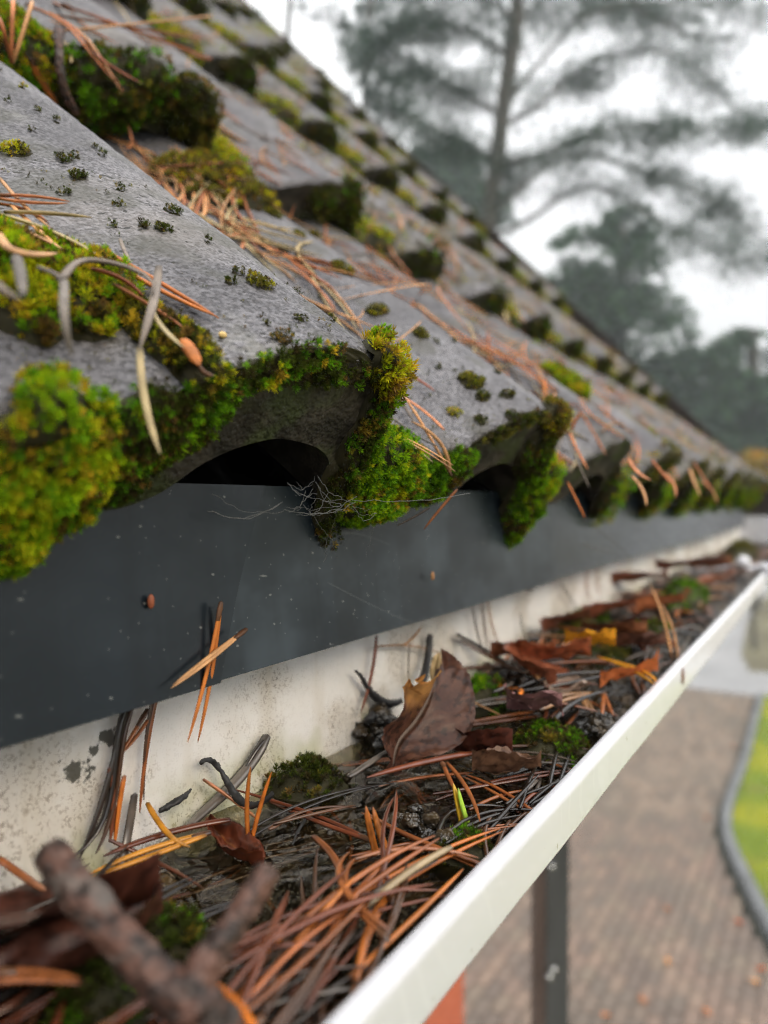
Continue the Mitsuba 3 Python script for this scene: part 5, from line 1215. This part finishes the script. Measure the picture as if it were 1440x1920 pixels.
branch_tree('thin_tree', 'slim pale tree at the left of the sky gap', 17.0, [(680, 260), (686, 150), (692, 40), (697, -120)], .10, .06, [
    ([(688, 120), (720, 60), (760, 30)], .5, 1.2), ([(690, 90), (650, 50), (610, 20)], .4, .7), ([(686, 170), (730, 140), (780, 130)], .5, 1.1), ([(692, 30), (720, -20), (760, -50)], .5, 1.1), ([(684, 190), (720, 200), (760, 215)], .5, 1.1)], 22, n_per=90)
branch_tree('slender_trunk', 'slender trunk beside the upper roof edge', 16.0, [(536, 120), (541, 40), (546, -30), (550, -120)], .085, .06, [([(548, -60), (580, -100), (640, -120)], .4, .5)], 23, n_per=120)
labels[list(labels)[-1]]['category'] = 'tree'
def crown_tree(name, lab, D, blobs, trunk, seed, n, size, cols, thr=.46, depth=.8):
    """a dense conifer or shrub: leaf faces spread through overlapping blobs (pixel centre, pixel radii)"""
    q = RN(seed); key = thing(name, lab, 'tree' if trunk else 'shrub')
    x, y, r = trunk or (blobs[0][0], blobs[0][1], .05)
    top = on_d(x, y, D); bs_ = top.copy(); bs_[2] = -.05
    part(key, 'trunk', tube(curve([bs_, (bs_+top)/2+q.normal(0, .05, 3), top], 14), np.linspace(r, r*.5, 14), 8), 'm_trunk', smooth=60)
    Ps = []; tot = sum(b[2]*b[3] for b in blobs)
    for (cx, cy, rx, ry) in blobs:
        m = int(n*rx*ry/tot); d = nrm(q.normal(size=(m, 3)))*q.uniform(.25, 1, m)[:, None]**.6
        P = on_d(cx, cy, D)+(d[:, 0]*rx*D/FPX)[:, None]*RT+(d[:, 2]*ry*D/FPX)[:, None]*np.array([0, 0, 1])+(d[:, 1]*depth*min(rx, ry)*D/FPX)[:, None]*FW
        Ps.append(P)
    P = np.vstack(Ps); P = P[meshkit.fbm(P*(1.1), 3, seed) > thr]; P = P[P[:, 2] > .02]
    v, f, C = foliage(P, q, size, cols); part(key, 'crown', (v, f), 'm_foliage', kind='stuff', color=C)
crown_tree('dense_tree', 'dense dark conifer standing behind the middle of the roof edge', 24.0, [(1150, 520, 110, 100), (1180, 640, 130, 120), (1100, 480, 80, 60), (1230, 720, 120, 90), (1080, 600, 90, 120), (1180, 430, 60, 50)], (1165, 430, .35), 31, 17000, .16, DARKC, .45)
crown_tree('dense_tree', 'broad dark tree at the right edge of the frame', 22.0, [(1400, 680, 90, 65), (1430, 760, 110, 80), (1380, 800, 90, 70), (1330, 690, 40, 30), (1460, 860, 100, 80)], (1410, 620, .3), 32, 13000, .15, DARKC, .46)
crown_tree('dense_tree', 'low dark tree left of the leaning pine trunk', 30.0, [(850, 300, 60, 45), (830, 350, 90, 60), (880, 420, 90, 80), (800, 300, 40, 30)], (850, 270, .3), 33, 6000, .2, DARKC, .42)
crown_tree('dense_tree', 'dark green far trees seen low between the roof and the right tree', 34.0, [(1310, 830, 120, 60), (1230, 800, 100, 90), (1400, 870, 120, 50), (1300, 760, 40, 40)], (1300, 790, .3), 34, 8000, .22, DARKC, .46)
crown_tree('shrub', 'yellow orange shrub just above the far end of the roof', 16.0, [(1418, 872, 40, 30), (1450, 890, 50, 40)], None, 35, 2500, .09, [(.42, .30, .03), (.5, .24, .03), (.3, .28, .04)], .3)

# ------------------------------------------------------------------ thin veil added to pale the far trees, imitating lens flare
scene['air'] = {'type': 'homogeneous', 'albedo': {'type': 'rgb', 'value': [.95, .955, .96]}, 'sigma_t': {'type': 'rgb', 'value': [.0034, .0037, .0040]}}
scene['added_haze'] = {'type': 'cube', 'to_world': T().translate([0, 30, 13.0]).scale([95, 105, 14.2]), 'bsdf': {'type': 'null'}, 'interior': {'type': 'ref', 'id': 'air'}}
labels['added_haze'] = {'label': 'thin veil added to the air to imitate lens veiling over the far trees', 'category': 'added_haze', 'kind': 'stuff'}
